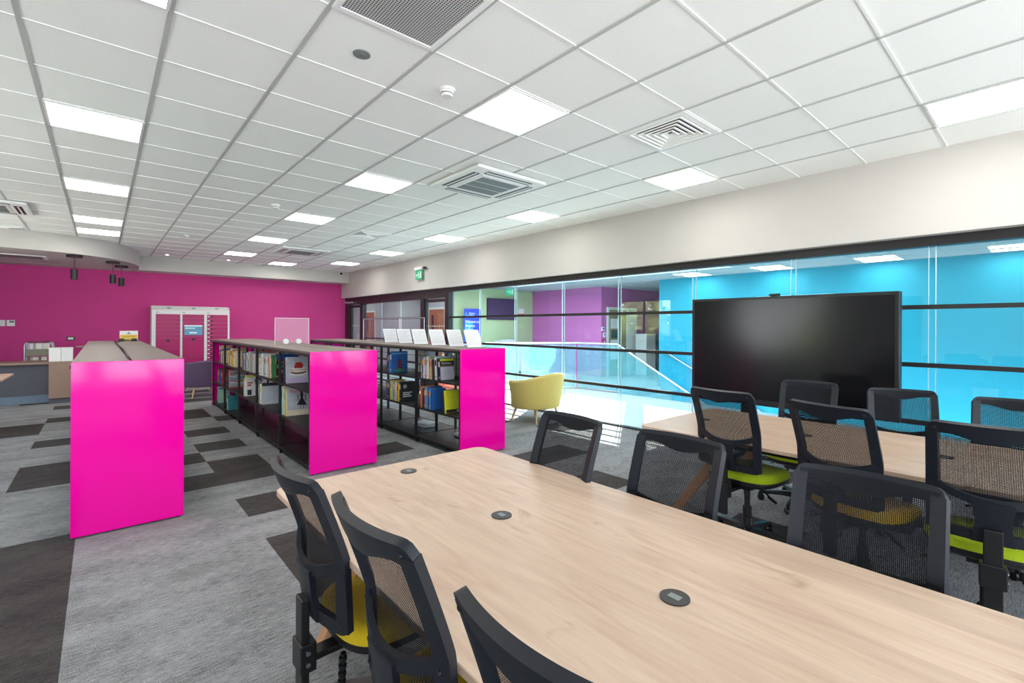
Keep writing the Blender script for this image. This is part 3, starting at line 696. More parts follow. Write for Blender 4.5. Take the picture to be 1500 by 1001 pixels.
def book_mesh(th, h, dp, col, bandcol):
    """spine at x=0 facing -x, thickness along y, depth along +x"""
    b = B(); c = 0.002
    b.box(0, dp, 0, c, 0, h, 0).box(0, dp, th - c, th, 0, h, 0).box(0, c, c, th - c, 0, h, 0)
    b.box(c, dp - 0.003, c, th - c, 0.003, h - 0.003, 1)
    if bandcol: b.box(-0.0006, 0.0, th * 0.18, th * 0.82, h * 0.62, h * 0.86, 2).box(-0.0006, 0.0, th * 0.3, th * 0.7, h * 0.1, h * 0.17, 2)
    me = b
    return me
cnt_books = 0
def shelf_row(unit, uname, ylist, bay, tier, start, specs, side=-1):
    """specs: (thickness, height, depth, colour, lean degrees); start: distance from the far post, row runs towards the camera"""
    global cnt_books
    x0, x1, yn = unit; z = SHZ[tier] + 0.001; y = ylist[bay + 1] - 0.035 - start; out = []; seen = {}
    for sp_ in specs: seen[sp_[3]] = seen.get(sp_[3], 0) + 1
    tot = len(specs); prev = 0.0
    for i, (th, h, dp, col, lean) in enumerate(specs):
        band = random.choice([k for k in ('white', 'yellow', 'black', 'red', 'navy', 'cream') if k != col])
        o = book_mesh(th, h, dp, col, band).build('book', [BM[col], M_PAGES, BM[band]])
        y -= th + 0.0012
        sl = math.sin(math.radians(lean)); y -= h * max(0.0, sl - prev) + (th * 0.02 if lean else 0); prev = max(prev, sl)
        xx = (x0 + 0.02 + random.uniform(0, 0.02)) if side < 0 else (x1 - 0.02)
        o.location = (xx, y, z); rz = 0
        if side > 0: o.rotation_euler = (0, 0, PI); o.location.y = y + th
        elif lean: o.rotation_euler = (math.radians(-lean), 0, 0); o.location.z = z + 0.0005 + th * sl
        word = 'thick' if th > 0.035 else 'thin' if th < 0.02 else 'tall' if h > 0.28 else 'short' if h < 0.21 else ''
        nth = ORDL[i] if tot > 1 else 'only'
        sd = 'glass side' if side > 0 else 'aisle side'
        if side < 0: lab = f"{word} {col} book, {nth} from left, {TIERN[tier]} shelf, {BAYN[bay]} bay, {uname} bookcase"
        else: lab = f"{col} book, {nth} from far end, {TIERN[tier]} shelf, {BAYN[bay]} bay, back of {uname} bookcase"
        tag(o, ' '.join(lab.split()), 'book', f"books on the {uname} bookcase"); out.append(o); cnt_books += 1
    return out
def rnd_row(n, cols, hr=(0.2, 0.28), tr=(0.014, 0.04), lean=0):
    return [(random.uniform(*tr), random.uniform(*hr), random.uniform(0.15, 0.21), random.choice(cols), lean) for _ in range(n)]
# middle bookcase, aisle side: bay 4 is the farthest one
u, nm, yl = U2, 'middle', Y2
shelf_row(u, nm, yl, 4, 2, 0.46, [(0.02, .3, .2, 'peach', 0), (0.03, .22, .2, 'navy', 0), (0.03, .22, .18, 'blue', 0), (0.025, .23, .18, 'red', 0), (0.03, .22, .18, 'navy', 0)] + rnd_row(8, ['blue', 'cream', 'red', 'navy', 'brown']))
shelf_row(u, nm, yl, 3, 2, 0.16, [(0.035, .24, .18, 'yellow', 0), (0.035, .25, .18, 'yellow', 0), (0.035, .25, .18, 'orange', 0), (0.04, .28, .19, 'mint', 0), (0.035, .27, .19, 'sky blue', 0), (0.03, .28, .18, 'cream', 0), (0.03, .27, .2, 'orange', 0), (.03, .29, .2, 'peach', 0)] + rnd_row(10, ['yellow', 'cream', 'orange', 'white', 'blue']))
shelf_row(u, nm, yl, 2, 2, 0.10, rnd_row(5, ['navy', 'grey', 'red', 'white', 'brown'], (.22, .27), (.02, .04)) + [(0.05, .26, .2, 'sky blue', 0), (.03, .25, .2, 'orange', 0)] + rnd_row(13, ['white', 'grey', 'silver', 'white', 'green', 'black'], (.24, .29), (.02, .05)))
shelf_row(u, nm, yl, 1, 2, 0.06, rnd_row(14, ['mint', 'white', 'grey', 'cream', 'silver'], (.22, .30), (.02, .035)) + [(.03, .3, .22, 'mint', 3), (.02, .3, .22, 'white', 4), (.02, .28, .2, 'pink', 6), (.02, .28, .2, 'peach', 7), (.02, .29, .22, 'green', 8)])
hero1 = shelf_row(u, nm, yl, 1, 2, 0.76, [(.035, .31, .26, 'black', 8)])[0]
cake = shelf_row(u, nm, yl, 0, 2, 0.06, [(.02, .28, .2, 'navy', 3), (.03, .29, .21, 'silver', 4), (.025, .29, .21, 'teal', 5), (.02, .30, .22, 'pink', 6), (.03, .30, .23, 'silver', 6)])[-1]
shelf_row(u, nm, yl, 4, 1, 0.30, [(.04, .24, .2, 'red', 0), (.03, .25, .2, 'orange', 0)] + rnd_row(12, ['navy', 'blue', 'blue', 'red'], (.23, .28), (.02, .045)))
mag = shelf_row(u, nm, yl, 3, 1, 0.10, rnd_row(5, ['white', 'red', 'grey', 'navy'], (.2, .27)) + [(.03, .3, .24, 'grey', 3)])[-1]
por = shelf_row(u, nm, yl, 2, 1, 0.16, rnd_row(6, ['white', 'red', 'lime', 'black'], (.2, .26)) + [(.03, .31, .25, 'white', 2)])[-1]
shelf_row(u, nm, yl, 1, 1, 0.03, rnd_row(3, ['white', 'grey'], (.22, .27)) + [(.03, .27, .2, 'lime', 0), (.025, .28, .2, 'black', 0), (.02, .24, .2, 'silver', 0)])
fash = shelf_row(u, nm, yl, 0, 1, 0.01, [(.02, .33, .27, 'mint', 2), (.015, .34, .27, 'cream', 3), (.02, .3, .26, 'sky blue', 3), (.015, .3, .25, 'white', 4), (.02, .31, .26, 'green', 4), (.02, .31, .26, 'yellow', 5), (.025, .33, .25, 'silver', 5)])[-1]
shelf_row(u, nm, yl, 4, 0, 0.25, rnd_row(5, ['white', 'teal', 'navy', 'mint'], (.24, .3)))
shelf_row(u, nm, yl, 3, 0, 0.12, rnd_row(3, ['teal', 'navy', 'white'], (.18, .24)))
# its glass side, seen through the open back
for bay, cols in ((3, ['red', 'blue', 'orange']), (2, ['blue', 'navy', 'sky blue', 'white']), (1, ['white', 'teal', 'grey', 'navy']), (0, ['green', 'white', 'brown', 'navy'])):
    shelf_row(u, nm, yl, bay, 2, 0.12, rnd_row(9, cols, (.29, .34), (.03, .06)), side=1)
# bookcase nearest the glass
u, nm, yl = U3, 'glass-side', Y3
for bay in (4, 3, 2):
    shelf_row(u, nm, yl, bay, 2, 0.15, rnd_row(10, ['white', 'navy', 'sky blue', 'red', 'cream', 'grey'], (.22, .29)))
pag = shelf_row(u, nm, yl, 1, 2, 0.10, rnd_row(4, ['blue', 'sky blue', 'navy'], (.24, .28)) + [(.05, .30, .25, 'blue', 0)])[-1]
nut = shelf_row(u, nm, yl, 0, 2, 0.06, [(.022, .27, .2, 'lilac', 0), (.025, .27, .2, 'navy', 0), (.03, .27, .2, 'white', 0), (.03, .27, .2, 'lilac', 0), (.02, .27, .2, 'lilac', 1), (.025, .28, .2, 'white', 2), (.02, .27, .2, 'cream', 2), (.035, .27, .2, 'green', 3), (.02, .26, .2, 'peach', 3), (.03, .25, .2, 'brown', 4), (.03, .25, .2, 'black', 5), (.05, .28, .21, 'white', 5), (.03, .27, .2, 'sky blue', 5), (.02, .26, .2, 'navy', 5), (.04, .265, .2, 'black', 5)])[-1]
blk = shelf_row(u, nm, yl, 1, 1, 0.08, [(.03, .27, .22, 'red', 0), (.04, .27, .2, 'blue', 0), (.04, .26, .2, 'navy', 0), (.03, .26, .2, 'blue', 0), (.03, .27, .22, 'yellow', 0), (.03, .25, .2, 'cream', 0), (.02, .25, .2, 'mint', 0), (.04, .26, .2, 'sky blue', 0), (.03, .26, .2, 'peach', 0), (.03, .26, .2, 'peach', 0), (.03, .26, .2, 'teal', 0), (.03, .25, .2, 'yellow', 0), (.04, .27, .22, 'black', 2)])[-1]
shelf_row(u, nm, yl, 0, 1, 0.05, [(.03, .27, .2, 'orange', 0), (.03, .26, .2, 'grey', 0), (.02, .25, .2, 'navy', 0), (.02, .26, .2, 'red', 0), (.03, .27, .2, 'sky blue', 0), (.03, .27, .2, 'sky blue', 0), (.03, .27, .2, 'blue', 0), (.03, .26, .2, 'blue', 0), (.03, .26, .2, 'sky blue', 0), (.03, .26, .2, 'blue', 0)])
lim = shelf_row(u, nm, yl, 0, 1, 0.56, [(.03, .27, .2, 'navy', 5), (.02, .27, .2, 'sky blue', 6), (.03, .27, .22, 'lime', 6)])[-1]
for bay, cols in ((1, ['silver', 'white', 'sky blue']), (0, ['white', 'teal', 'red', 'silver'])):
    shelf_row(u, nm, yl, bay, 2, 0.15, rnd_row(9, cols, (.27, .31), (.03, .05)), side=1)
# cover pictures on the front boards that face the camera
def cover(o, kind, label):
    """the front board faces -y in the book's own space (y=0 plane), x 0..depth, z 0..height"""
    dim = [max(v.co[k] for v in o.data.vertices) for k in range(3)]; W_, H_ = dim[0], dim[2]
    def disc(b, x, z, rx, rz_, mi, lift=0.0008, n=20):
        b.rings([[Vector((x + rx * math.cos(2 * PI * j / n), yy, z + rz_ * math.sin(2 * PI * j / n))) for j in range(n)] for yy in (-lift, -0.0001)], mi)
    b = B(); ms = []
    if kind == 'cake':
        ms = [BM['brown'], BM['white'], BM['red'], BM['orange'], BM['lilac']]
        b.box(0.004, W_ - 0.004, -0.0005, 0, 0.004, H_ * 0.2, 4); x = W_ * .54
        disc(b, x, H_ * .34, .10, .022, 1, .0009); disc(b, x, H_ * .41, .082, .022, 0, .0011); b.box(x - .082, x + .082, -.0012, 0, H_ * .41, H_ * .46, 0); disc(b, x, H_ * .47, .084, .02, 1, .0014); b.box(x - .08, x + .08, -.0015, 0, H_ * .48, H_ * .55, 3); disc(b, x, H_ * .56, .084, .02, 1, .0017)
        for q in range(11): disc(b, x + (q % 4 - 1.5) * .022 + .008 * (q // 4), H_ * .61 + .02 * (q // 4), .015, .015, 2, .0019 + q * .0001, 12)
    elif kind == 'dish':
        ms = [BM['blue'], BM['green'], BM['orange'], BM['brown'], BM['cream']]
        b.box(0.003, W_ - .003, -.0006, 0, H_ * .80, H_ - .003, 0); b.box(.003, W_ - .003, -.0005, 0, H_ * .45, H_ * .58, 1)
        for q in range(12): disc(b, W_ * random.uniform(.12, .88), H_ * random.uniform(.1, .38), .026, .02, random.choice((2, 3, 4)), .0008 + q * .0001, 12)
        text('The F', 0.05, BM['white'], o, (0.02, -.0012, H_ * .64), (PI / 2, 0, 0))
    elif kind == 'fashion':
        ms = [BM['black'], BM['peach'], BM['cream']]
        b.box(.003, W_ - .003, -.0005, 0, .003, H_ * .2, 2); x = W_ * .64
        disc(b, x, H_ * .80, .016, .018, 0); disc(b, x, H_ * .83, .028, .006, 0, .0010); b.poly([(x - .02, -.0009, H_ * .75), (x + .02, -.0009, H_ * .75), (x + .012, -.0009, H_ * .6), (x + .055, -.0009, H_ * .34), (x - .055, -.0009, H_ * .36), (x - .012, -.0009, H_ * .6)], 0)
        for s in (-1, 1): b.box(x + s * .015 - .003, x + s * .015 + .003, -.0009, 0, H_ * .22, H_ * .36, 0); b.box(x + s * .04 - .004, x + s * .04 + .004, -.0009, 0, H_ * .5, H_ * .72, 0)
        text('Fashion', 0.055, BM['pink'], o, (0.03, -.0012, H_ * .80), (PI / 2, 0, 0), sx=.9)
    elif kind == 'portrait':
        ms = [BM['black'], BM['red'], BM['lime'], BM['grey']]
        b.box(.003, W_ - .003, -.0006, 0, H_ * .90, H_ - .003, 2); disc(b, W_ * .66, H_ * .70, .05, .045, 0); disc(b, W_ * .66, H_ * .58, .042, .06, 3, .0012); disc(b, W_ * .62, H_ * .6, .008, .004, 0, .0016, 10); disc(b, W_ * .72, H_ * .6, .008, .004, 0, .0016, 10); b.box(.02, W_ * .3, -.0008, 0, H_ * .05, H_ * .3, 0)
        b.box(.02, .09, -.0009, 0, H_ * .60, H_ * .66, 1); b.box(.02, .07, -.0009, 0, H_ * .48, H_ * .55, 1)
    elif kind == 'waves':
        ms = [BM['silver'], BM['red'], BM['teal']]
        for q in range(5): b.prism([(.01 + .04 * i, H_ * (.25 + .13 * q) + .012 * math.sin(i * 1.3 + q)) for i in range(6)] + [(.01 + .04 * i, H_ * (.30 + .13 * q) + .012 * math.sin(i * 1.3 + q)) for i in reversed(range(6))], -.0008, 0, q % 3, Matrix(((1, 0, 0), (0, 0, 1), (0, 1, 0))))
        b.box(.003, W_ - .003, -.0006, 0, .003, H_ * .08, 1)
    elif kind == 'pagoda':
        ms = [BM['black'], BM['red'], BM['green'], BM['sky blue']]; x = W_ * .5
        for q in range(5): b.poly([(x - .05 + .006 * q, -.0009, H_ * (.2 + .09 * q)), (x + .05 - .006 * q, -.0009, H_ * (.2 + .09 * q)), (x + .025 - .003 * q, -.0009, H_ * (.25 + .09 * q)), (x - .025 + .003 * q, -.0009, H_ * (.25 + .09 * q))], 0); b.box(x - .022, x + .022, -.0007, 0, H_ * (.16 + .09 * q), H_ * (.2 + .09 * q), 1)
        b.box(x - .003, x + .003, -.0008, 0, H_ * .6, H_ * .74, 0); disc(b, x, H_ * .1, .09, .02, 2); b.box(.003, W_ - .003, -.0005, 0, H_ * .86, H_ * .95, 3)
    elif kind == 'nutrition':
        ms = [BM['silver'], BM['lime'], BM['brown']]
        b.box(.003, W_ - .003, -.0006, 0, .003, H_ * .62, 0); b.box(.003, W_ - .003, -.0006, 0, H_ * .88, H_ - .003, 1); b.box(.003, W_ - .003, -.0006, 0, H_ * .62, H_ * .69, 2)
        text('Nutrition', 0.038, BM['white'], o, (0.02, -.0012, H_ * .74), (PI / 2, 0, 0), sx=1.0)
    elif kind == 'blackwhite':
        ms = [BM['grey'], BM['white']]
        disc(b, W_ * .3, H_ * .75, .03, .03, 0); b.box(W_ * .15, W_ * .8, -.0008, 0, H_ * .42, H_ * .46, 1); b.box(W_ * .15, W_ * .65, -.0008, 0, H_ * .32, H_ * .37, 1); b.box(W_ * .15, W_ * .75, -.0008, 0, H_ * .22, H_ * .27, 1)
    elif kind == 'limecover':
        ms = [BM['black'], BM['cream']]
        b.box(.003, W_ - .003, -.0006, 0, .003, H_ * .16, 0); b.box(W_ * .7, W_ * .88, -.0009, 0, H_ * .04, H_ * .12, 1)
    b.build('cover_picture', ms, o); o['label'] = label
cover(hero1, 'dish', 'black cookbook with a food photo cover, leaning on the top shelf of the middle bookcase')
cover(cake, 'cake', 'pale cookbook with a berry cake on its cover, top shelf beside the magenta panel')
cover(mag, 'waves', 'grey magazine with a wavy pattern cover, middle shelf of the middle bookcase')
cover(por, 'portrait', 'white book with a black and white face cover, middle shelf, middle bookcase')
cover(fash, 'fashion', 'large pale book with a sketched fashion figure and pink script title')
cover(pag, 'pagoda', 'bright blue book with a dark pagoda on its cover, glass-side bookcase')
cover(nut, 'nutrition', 'black and lime book with a white title, end of the top row, glass-side bookcase')
cover(blk, 'blackwhite', 'black book with white lines of type on its cover, glass-side bookcase')
cover(lim, 'limecover', 'lime yellow book leaning at the end of the middle shelf, glass-side bookcase')
# loose papers lying on the bottom boards
M_PP = M_PAPER
def pile(x, y, z, n, label, w_=0.21, d_=0.3):
    for k in range(n):
        o = B().box(-w_ / 2, w_ / 2, -d_ / 2, d_ / 2, 0, 0.012).build('magazine', [BM['white'] if k % 2 else BM['silver']])
        o.location = (x, y, z + 0.001 + 0.0125 * k); o.rotation_euler = (0, 0, 0.12 * k - .1)
        tag(o, f"{'white' if k % 2 else 'pale grey'} magazine lying flat, {ORDL[k]} from the bottom, {label}", 'magazine', 'flat magazines on the bottom shelves')
pile(3.45, 5.95, SHZ[0], 4, 'glass-side bookcase'); pile(3.5, 5.0, SHZ[0], 3, 'nearest bay beside the panel'); pile(1.9, 5.4, SHZ[0], 2, 'middle bookcase'); pile(2.0, 6.7, SHZ[1], 3, 'middle shelf')

# ---------------------------------------------------------------- things on the bookcase tops
TZ = 1.239
for k, y in enumerate((4.78, 5.18, 5.62, 6.10, 6.56, 7.03)):
    t = thing('display_card', ['white text card leaning back on the bookcase top, nearest the magenta end panel', 'white text card, second from the magenta end panel, on the bookcase top', 'white text card, third from the magenta end panel, on the bookcase top', 'white text card in front of the brown timber door, on the bookcase top', 'white text card before the right clear screen, on the bookcase top', 'white text card farthest from the panel, before the left clear screen'][k], 'card', (3.46, y, TZ), 0, 'white cards on the glass-side bookcase')
    M_ = Matrix.Rotation(math.radians(-24), 4, 'X')
    b = B().box(-0.11, 0.11, -0.002, 0.002, 0.001, 0.235, 0, M_)
    b.build('card', M_PAPER, t)
    b = B()
    for q in range(11):
        zz = 0.20 - 0.016 * q; b.box(-0.09, 0.09 - 0.05 * (q % 4 == 3), -0.0026, -0.0021, zz, zz + 0.004, 0, M_)
    b.build('text_lines', mat('grey_print', (196, 196, 202), 0.8), t)
    B().box(-0.09, 0.09, 0.10, 0.104, 0.0, 0.20, 0, Matrix.Translation((0, 0, 0))).build('back_strut', M_ACRYL, t)
def clear_screen(label, loc, rz, w_, h_, discs=True):
    t = thing('acrylic_screen', label, 'screen', loc, rz)
    B().box(-w_ / 2, w_ / 2, -0.003, 0.003, 0.0, h_).build('acrylic_sheet', M_ACRYL, t)
    b = B(); e = 0.005
    b.box(-w_ / 2 - e, -w_ / 2, -.004, .004, 0, h_ + e).box(w_ / 2, w_ / 2 + e, -.004, .004, 0, h_ + e).box(-w_ / 2, w_ / 2, -.004, .004, h_, h_ + e); b.build('polished_edge', M_ACRYE, t)
    for s in (-1, 1):
        if discs: B().tube([(s * w_ * .19, -0.02, 0.045), (s * w_ * .19, 0.02, 0.045)], 0.035, 20).build('foot_disc', M_WHITEP, t, smooth=40)
        else: B().box(s * w_ * .3 - .03, s * w_ * .3 + .03, -.06, .06, 0, .006).build('foot', M_ACRYE, t)
    return t
clear_screen('clear acrylic screen with two white round feet on the middle bookcase', (1.97, 7.0, TZ), 0, 0.43, 0.36)
clear_screen('clear acrylic screen, left one, behind the white cards', (3.66, 7.88, TZ), PI / 2, 1.42, 0.385, False)
clear_screen('clear acrylic screen, right one, behind the white cards', (3.66, 6.74, TZ), PI / 2, 0.74, 0.385, False)
t = thing('tabletop_sign', 'white and yellow sign with a triangle mark on the far end of the left bookcase', 'sign', (0.34, 10.05, TZ), 0)
B().box(-0.115, 0.115, -0.004, 0.004, 0.0, 0.165).build('sign_board', M_PAPER, t); B().box(-0.11, 0.11, -0.0055, -0.004, 0.01, 0.10).build('yellow_band', BM['yellow'], t)
B().prism([(-0.03, 0.11), (0.03, 0.11), (0, 0.15)], -0.0055, -0.004, 0, Matrix(((1, 0, 0, 0), (0, 0, 1, 0), (0, 1, 0, 0), (0, 0, 0, 1)))).build('triangle_mark', BM['grey'], t)
text('APPS & TIPS', 0.032, BM['brown'], t, (0, -0.006, 0.06), (PI / 2, 0, 0), align='CENTER')
cb = B().tube([(0.16, 4.75, TZ + .009), (0.18, 6.5, TZ + .009), (0.155, 8.0, TZ + .009), (0.175, 9.4, TZ + .009), (0.25, 9.8, TZ + .012), (0.32, 9.9, TZ + .02), (0.38, 9.82, TZ + .012), (0.44, 9.9, TZ + .012)], 0.008, 8).build('power_cable', M_BLACKP, smooth=40)
tag(cb, 'black cable running along the seam of the left bookcase top', 'cable')
for k, (x, y) in enumerate(((0.245, 9.93), (0.40, 9.90))):
    o = B().box(x - 0.035, x + 0.035, y - 0.03, y + 0.03, TZ + 0.001, TZ + 0.045).build('power_adapter', M_BLACKP, bevel=0.008); tag(o, ['black power adapter at the left foot of the yellow sign', 'black power adapter at the right foot of the yellow sign'][k], 'adapter', 'power adapters by the sign')

# ---------------------------------------------------------------- ceiling fixtures
def tile(i, j): return (TX0 + 0.6 * (i + 0.5), TY0 + 0.6 * (j + 0.5))
LIGHTS = {'aisle': [(0, 0, 'square light panel at the top edge of the photo, left row'), (0, 4, 'largest light panel in the left ceiling row, above the tall magenta end panel'), (0, 8, 'light panel in the left row, second below the largest one'), (0, 12, 'light panel in the left row, upper of the close pair near the soffit'), (0, 14, 'light panel in the left row, lower of the close pair near the soffit')],
          'centre': [(4, 0, 'largest diamond shaped light panel beside the smoke detector'), (4, 4, 'light panel in the middle row, left of the big air conditioning cassette'), (4, 8, 'light panel in the middle row, third counted from the smoke detector'), (4, 12, 'light panel in the middle row, fourth counted from the smoke detector'), (4, 16, 'light panel in the middle row nearest the back beam')],
          'wall': [(8, -4, 'light panel cut by the right edge of the photo'), (8, 0, 'light panel below the square louvred diffuser, near the white wall'), (8, 4, 'light panel near the white wall, right of the big cassette and lower'), (8, 8, 'light panel near the white wall, third in its row from the diffuser'), (8, 12, 'light panel near the white wall, fourth in its row from the diffuser'), (8, 16, 'light panel near the white wall, closest to the back corner'), (6, 18, 'small far light panel between the back cassette and the beam')]}
proto = None
for row, L_ in LIGHTS.items():
    for (i, j, lab) in L_:
        x, y = tile(i, j)
        if proto is None:
            o = proto = thing('ceiling_light', lab, 'light', (x, y, CEIL), 0, 'square ceiling light panels')
            b = B(); h_, k_ = 0.292, 0.276
            for (p, q, r_, s_) in ((-h_, h_, -h_, -k_), (-h_, h_, k_, h_), (-h_, -k_, -k_, k_), (k_, h_, -k_, k_)): b.box(p, q, r_, s_, -0.012, 0.0)
            b.build('frame', M_WHITEP, o); B().box(-k_, k_, -k_, k_, -0.0085, -0.001).build('diffuser', M_PANEL, o)
        else:
            o = copy_tree(proto); o.location = (x, y, CEIL); tag(o, lab, 'light', 'square ceiling light panels')
for k, (x, y) in enumerate(((6.9, 12.6), (6.9, 15.4), (6.9, 18.2))):  # unseen fill panels added to brighten the dark end of the corridor
    o = copy_tree(proto); o.location = (x, y, 2.699); tag(o, ['light panel in the corridor ceiling before the nearer timber door', 'light panel in the corridor ceiling between the two timber doors', 'light panel at the far end of the corridor ceiling'][k], 'light', 'corridor ceiling lights')
for k in range(8):
    o = copy_tree(proto); o.location = ((9.8, 10.25)[k % 2], (0.4, 2.05, 3.8, 5.5)[k // 2], 2.699); o.scale = (0.5, 1, 1)
    tag(o, ('nearer' if k % 2 == 0 else 'farther') + ' lit panel of the ' + ('rightmost', 'second', 'third', 'leftmost')[k // 2] + ' pair above the blue wall', 'light', 'light panels above the blue stair wall')
# return grille
x, y = tile(2, -1)
t = thing('return_grille', 'square perforated white air grille at the top edge of the photo', 'vent', (x, y, CEIL))
b = B()
for (p, q, r_, s_) in ((-.294, .294, -.294, -.262), (-.294, .294, .262, .294), (-.294, -.262, -.262, .262), (.262, .294, -.262, .262)): b.box(p, q, r_, s_, -0.012, 0)
b.build('frame', M_TEDGE, t); B().box(-.262, .262, -.262, .262, -.007, -.001).build('perforated_panel', M_PERF, t)
def diffuser(i, j, lab):
    x, y = tile(i, j); t = thing('louvred_diffuser', lab, 'vent', (x, y, CEIL))
    b = B()
    for (p, q, r_, s_) in ((-.294, .294, -.294, -.24), (-.294, .294, .24, .294), (-.294, -.24, -.24, .24), (.24, .294, -.24, .24)): b.box(p, q, r_, s_, -0.010, 0)
    b.build('frame', M_TEDGE, t)
    B().box(-.24, .24, -.24, .24, -.0012, -.0004).build('dark_throat', mat('vent_throat', (58, 62, 62), 0.8), t)
    for k in range(5):
        a = 0.235 - 0.045 * k; c = a - 0.038; bb = B()
        A_ = [(-a, -a), (a, -a), (a, a), (-a, a)]; C_ = [(-c, -c), (c, -c), (c, c), (-c, c)]
        for m_ in range(4):
            n_ = (m_ + 1) % 4
            for q4 in ([(*A_[m_], -0.022), (*A_[n_], -0.022), (*A_[n_], -0.009), (*A_[m_], -0.009)], [(*A_[m_], -0.009), (*A_[n_], -0.009), (*C_[n_], -0.003), (*C_[m_], -0.003)]): bb.poly(q4)
        bb.build('louvre_ring', M_TEDGE, t, fix=False)
diffuser(6, -1, 'square louvred air diffuser above the end light, near the white wall'); diffuser(6, 9, 'small far louvred diffuser right of the third middle light'); diffuser(-2, 15, 'louvred diffuser partly hidden above the curved soffit')
def cassette(x, y, lab, h_=0.475):
    t = thing('air_conditioner', lab, 'air conditioner', (x, y, CEIL - 0.008))
    B().prism(rrect(-h_, h_, -h_, h_, .03), -0.035, 0).build('fascia', M_TEDGE, t, bevel=0.006)
    for k in range(4):
        M_ = Matrix.Rotation(PI / 2 * k, 4, 'Z'); B().box(-.31, .31, .335, .415, -.0375, -.034, 0, M_).build('air_slot', M_BLACKF, t)
        B().box(-.30, .30, .368, .384, -.041, -.0365, 0, M_).build('air_flap', M_TEDGE, t)
    g = B().box(-.29, .29, -.29, .29, -.042, -.034).build('intake_grille', M_WHITEP, t)
    b = B()
    for k in range(3): b.box(-.255, .255, -.25 + .172 * k, -.25 + .172 * k + .156, -.0435, -.041)
    b.build('intake_slats', mat('grey_intake_mesh', (112, 124, 126), 0.6, var=0.15, scale=160, stretch=(1, 40, 1)), g)
cassette(3.28, 4.30, 'large square air conditioning cassette in the middle of the ceiling'); cassette(3.25, 10.93, 'far air conditioning cassette near the back of the ceiling'); cassette(-1.22, 9.6, 'air conditioning cassette cut by the left edge of the photo')
def detector(x, y, lab, s=1.0):
    t = thing('smoke_detector', lab, 'detector', (x, y, CEIL))
    B().cyl((0, 0), .055 * s, -.018 * s, 0, 28).build('base', M_WHITEP, t, smooth=40)
    hd = B().cyl((0, 0), .036 * s, -.052 * s, -.018 * s, 28, r1=.048 * s).build('sensor_head', M_WHITEP, t, smooth=40)
    B().cyl((0, 0), .0435 * s, -.036 * s, -.030 * s, 28).build('vent_slot', M_BLACKF, hd)
detector(1.78, 2.80, 'white round smoke detector beside the largest light panel'); detector(1.76, 7.02, 'small far smoke detector left of the middle row of lights'); detector(1.157, 10.53, 'tiny far detector on the ceiling above the lockers', .8)
t = thing('ceiling_speaker', 'flush round grey ceiling speaker left of the smoke detector', 'speaker', (1.166, 2.779, CEIL))
B().cyl((0, 0), .05, -.006, 0, 32).build('speaker_grille', mat('speaker_grey', (120, 130, 130), .5, var=.3, scale=300), t, smooth=40); B().cyl((0, 0), .02, -.009, -.005, 20).build('speaker_centre', M_GREYV, t)
for k, (x, y) in enumerate(((1.14, 13.69), (2.38, 13.76))):
    t = thing('downlight', ['small round spotlight on the ceiling edge right of the soffit', 'small round spotlight on the ceiling edge below the last middle light'][k], 'light', (x, y, CEIL), 0, 'small spotlights by the back beam')
    B().cyl((0, 0), .045, -.006, 0, 20).build('rim', M_WHITEP, t, smooth=40); B().cyl((0, 0), .032, -.008, -.005, 20).build('lens', emit('spot_lens', (255, 246, 232), 8), t)
# pendants under the soffit
for k, (x, y) in enumerate(((-0.376, 12.24), (0.181, 12.931), (0.334, 13.689))):
    t = thing('pendant_light', ['black cylinder pendant hanging leftmost under the curved soffit', 'black cylinder pendant, middle of the three under the soffit', 'black cylinder pendant hanging rightmost and lowest under the soffit'][k], 'light', (x, y, 2.805), 0, 'pendant lights under the soffit')
    B().cyl((0, 0), .115, -.045, 0, 28).build('canopy', M_BLACKP, t, smooth=40); B().tube([(0, 0, -.045), (0, 0, -.27)], .005, 8).build('cord', M_BLACKP, t); B().cyl((0, 0), .052, -.455, -.27, 24).build('lamp_shade', M_BLACKP, t, smooth=40)
t = thing('ceiling_vent', 'rectangular flush grille in the underside of the curved soffit', 'vent', (-1.15, 13.15, 2.805))
B().box(-.36, .36, -.32, .32, -.012, 0).build('frame', M_TEDGE, t); B().box(-.30, .30, -.26, .26, -.015, -.010).build('vent_slats', M_GREYV, t)
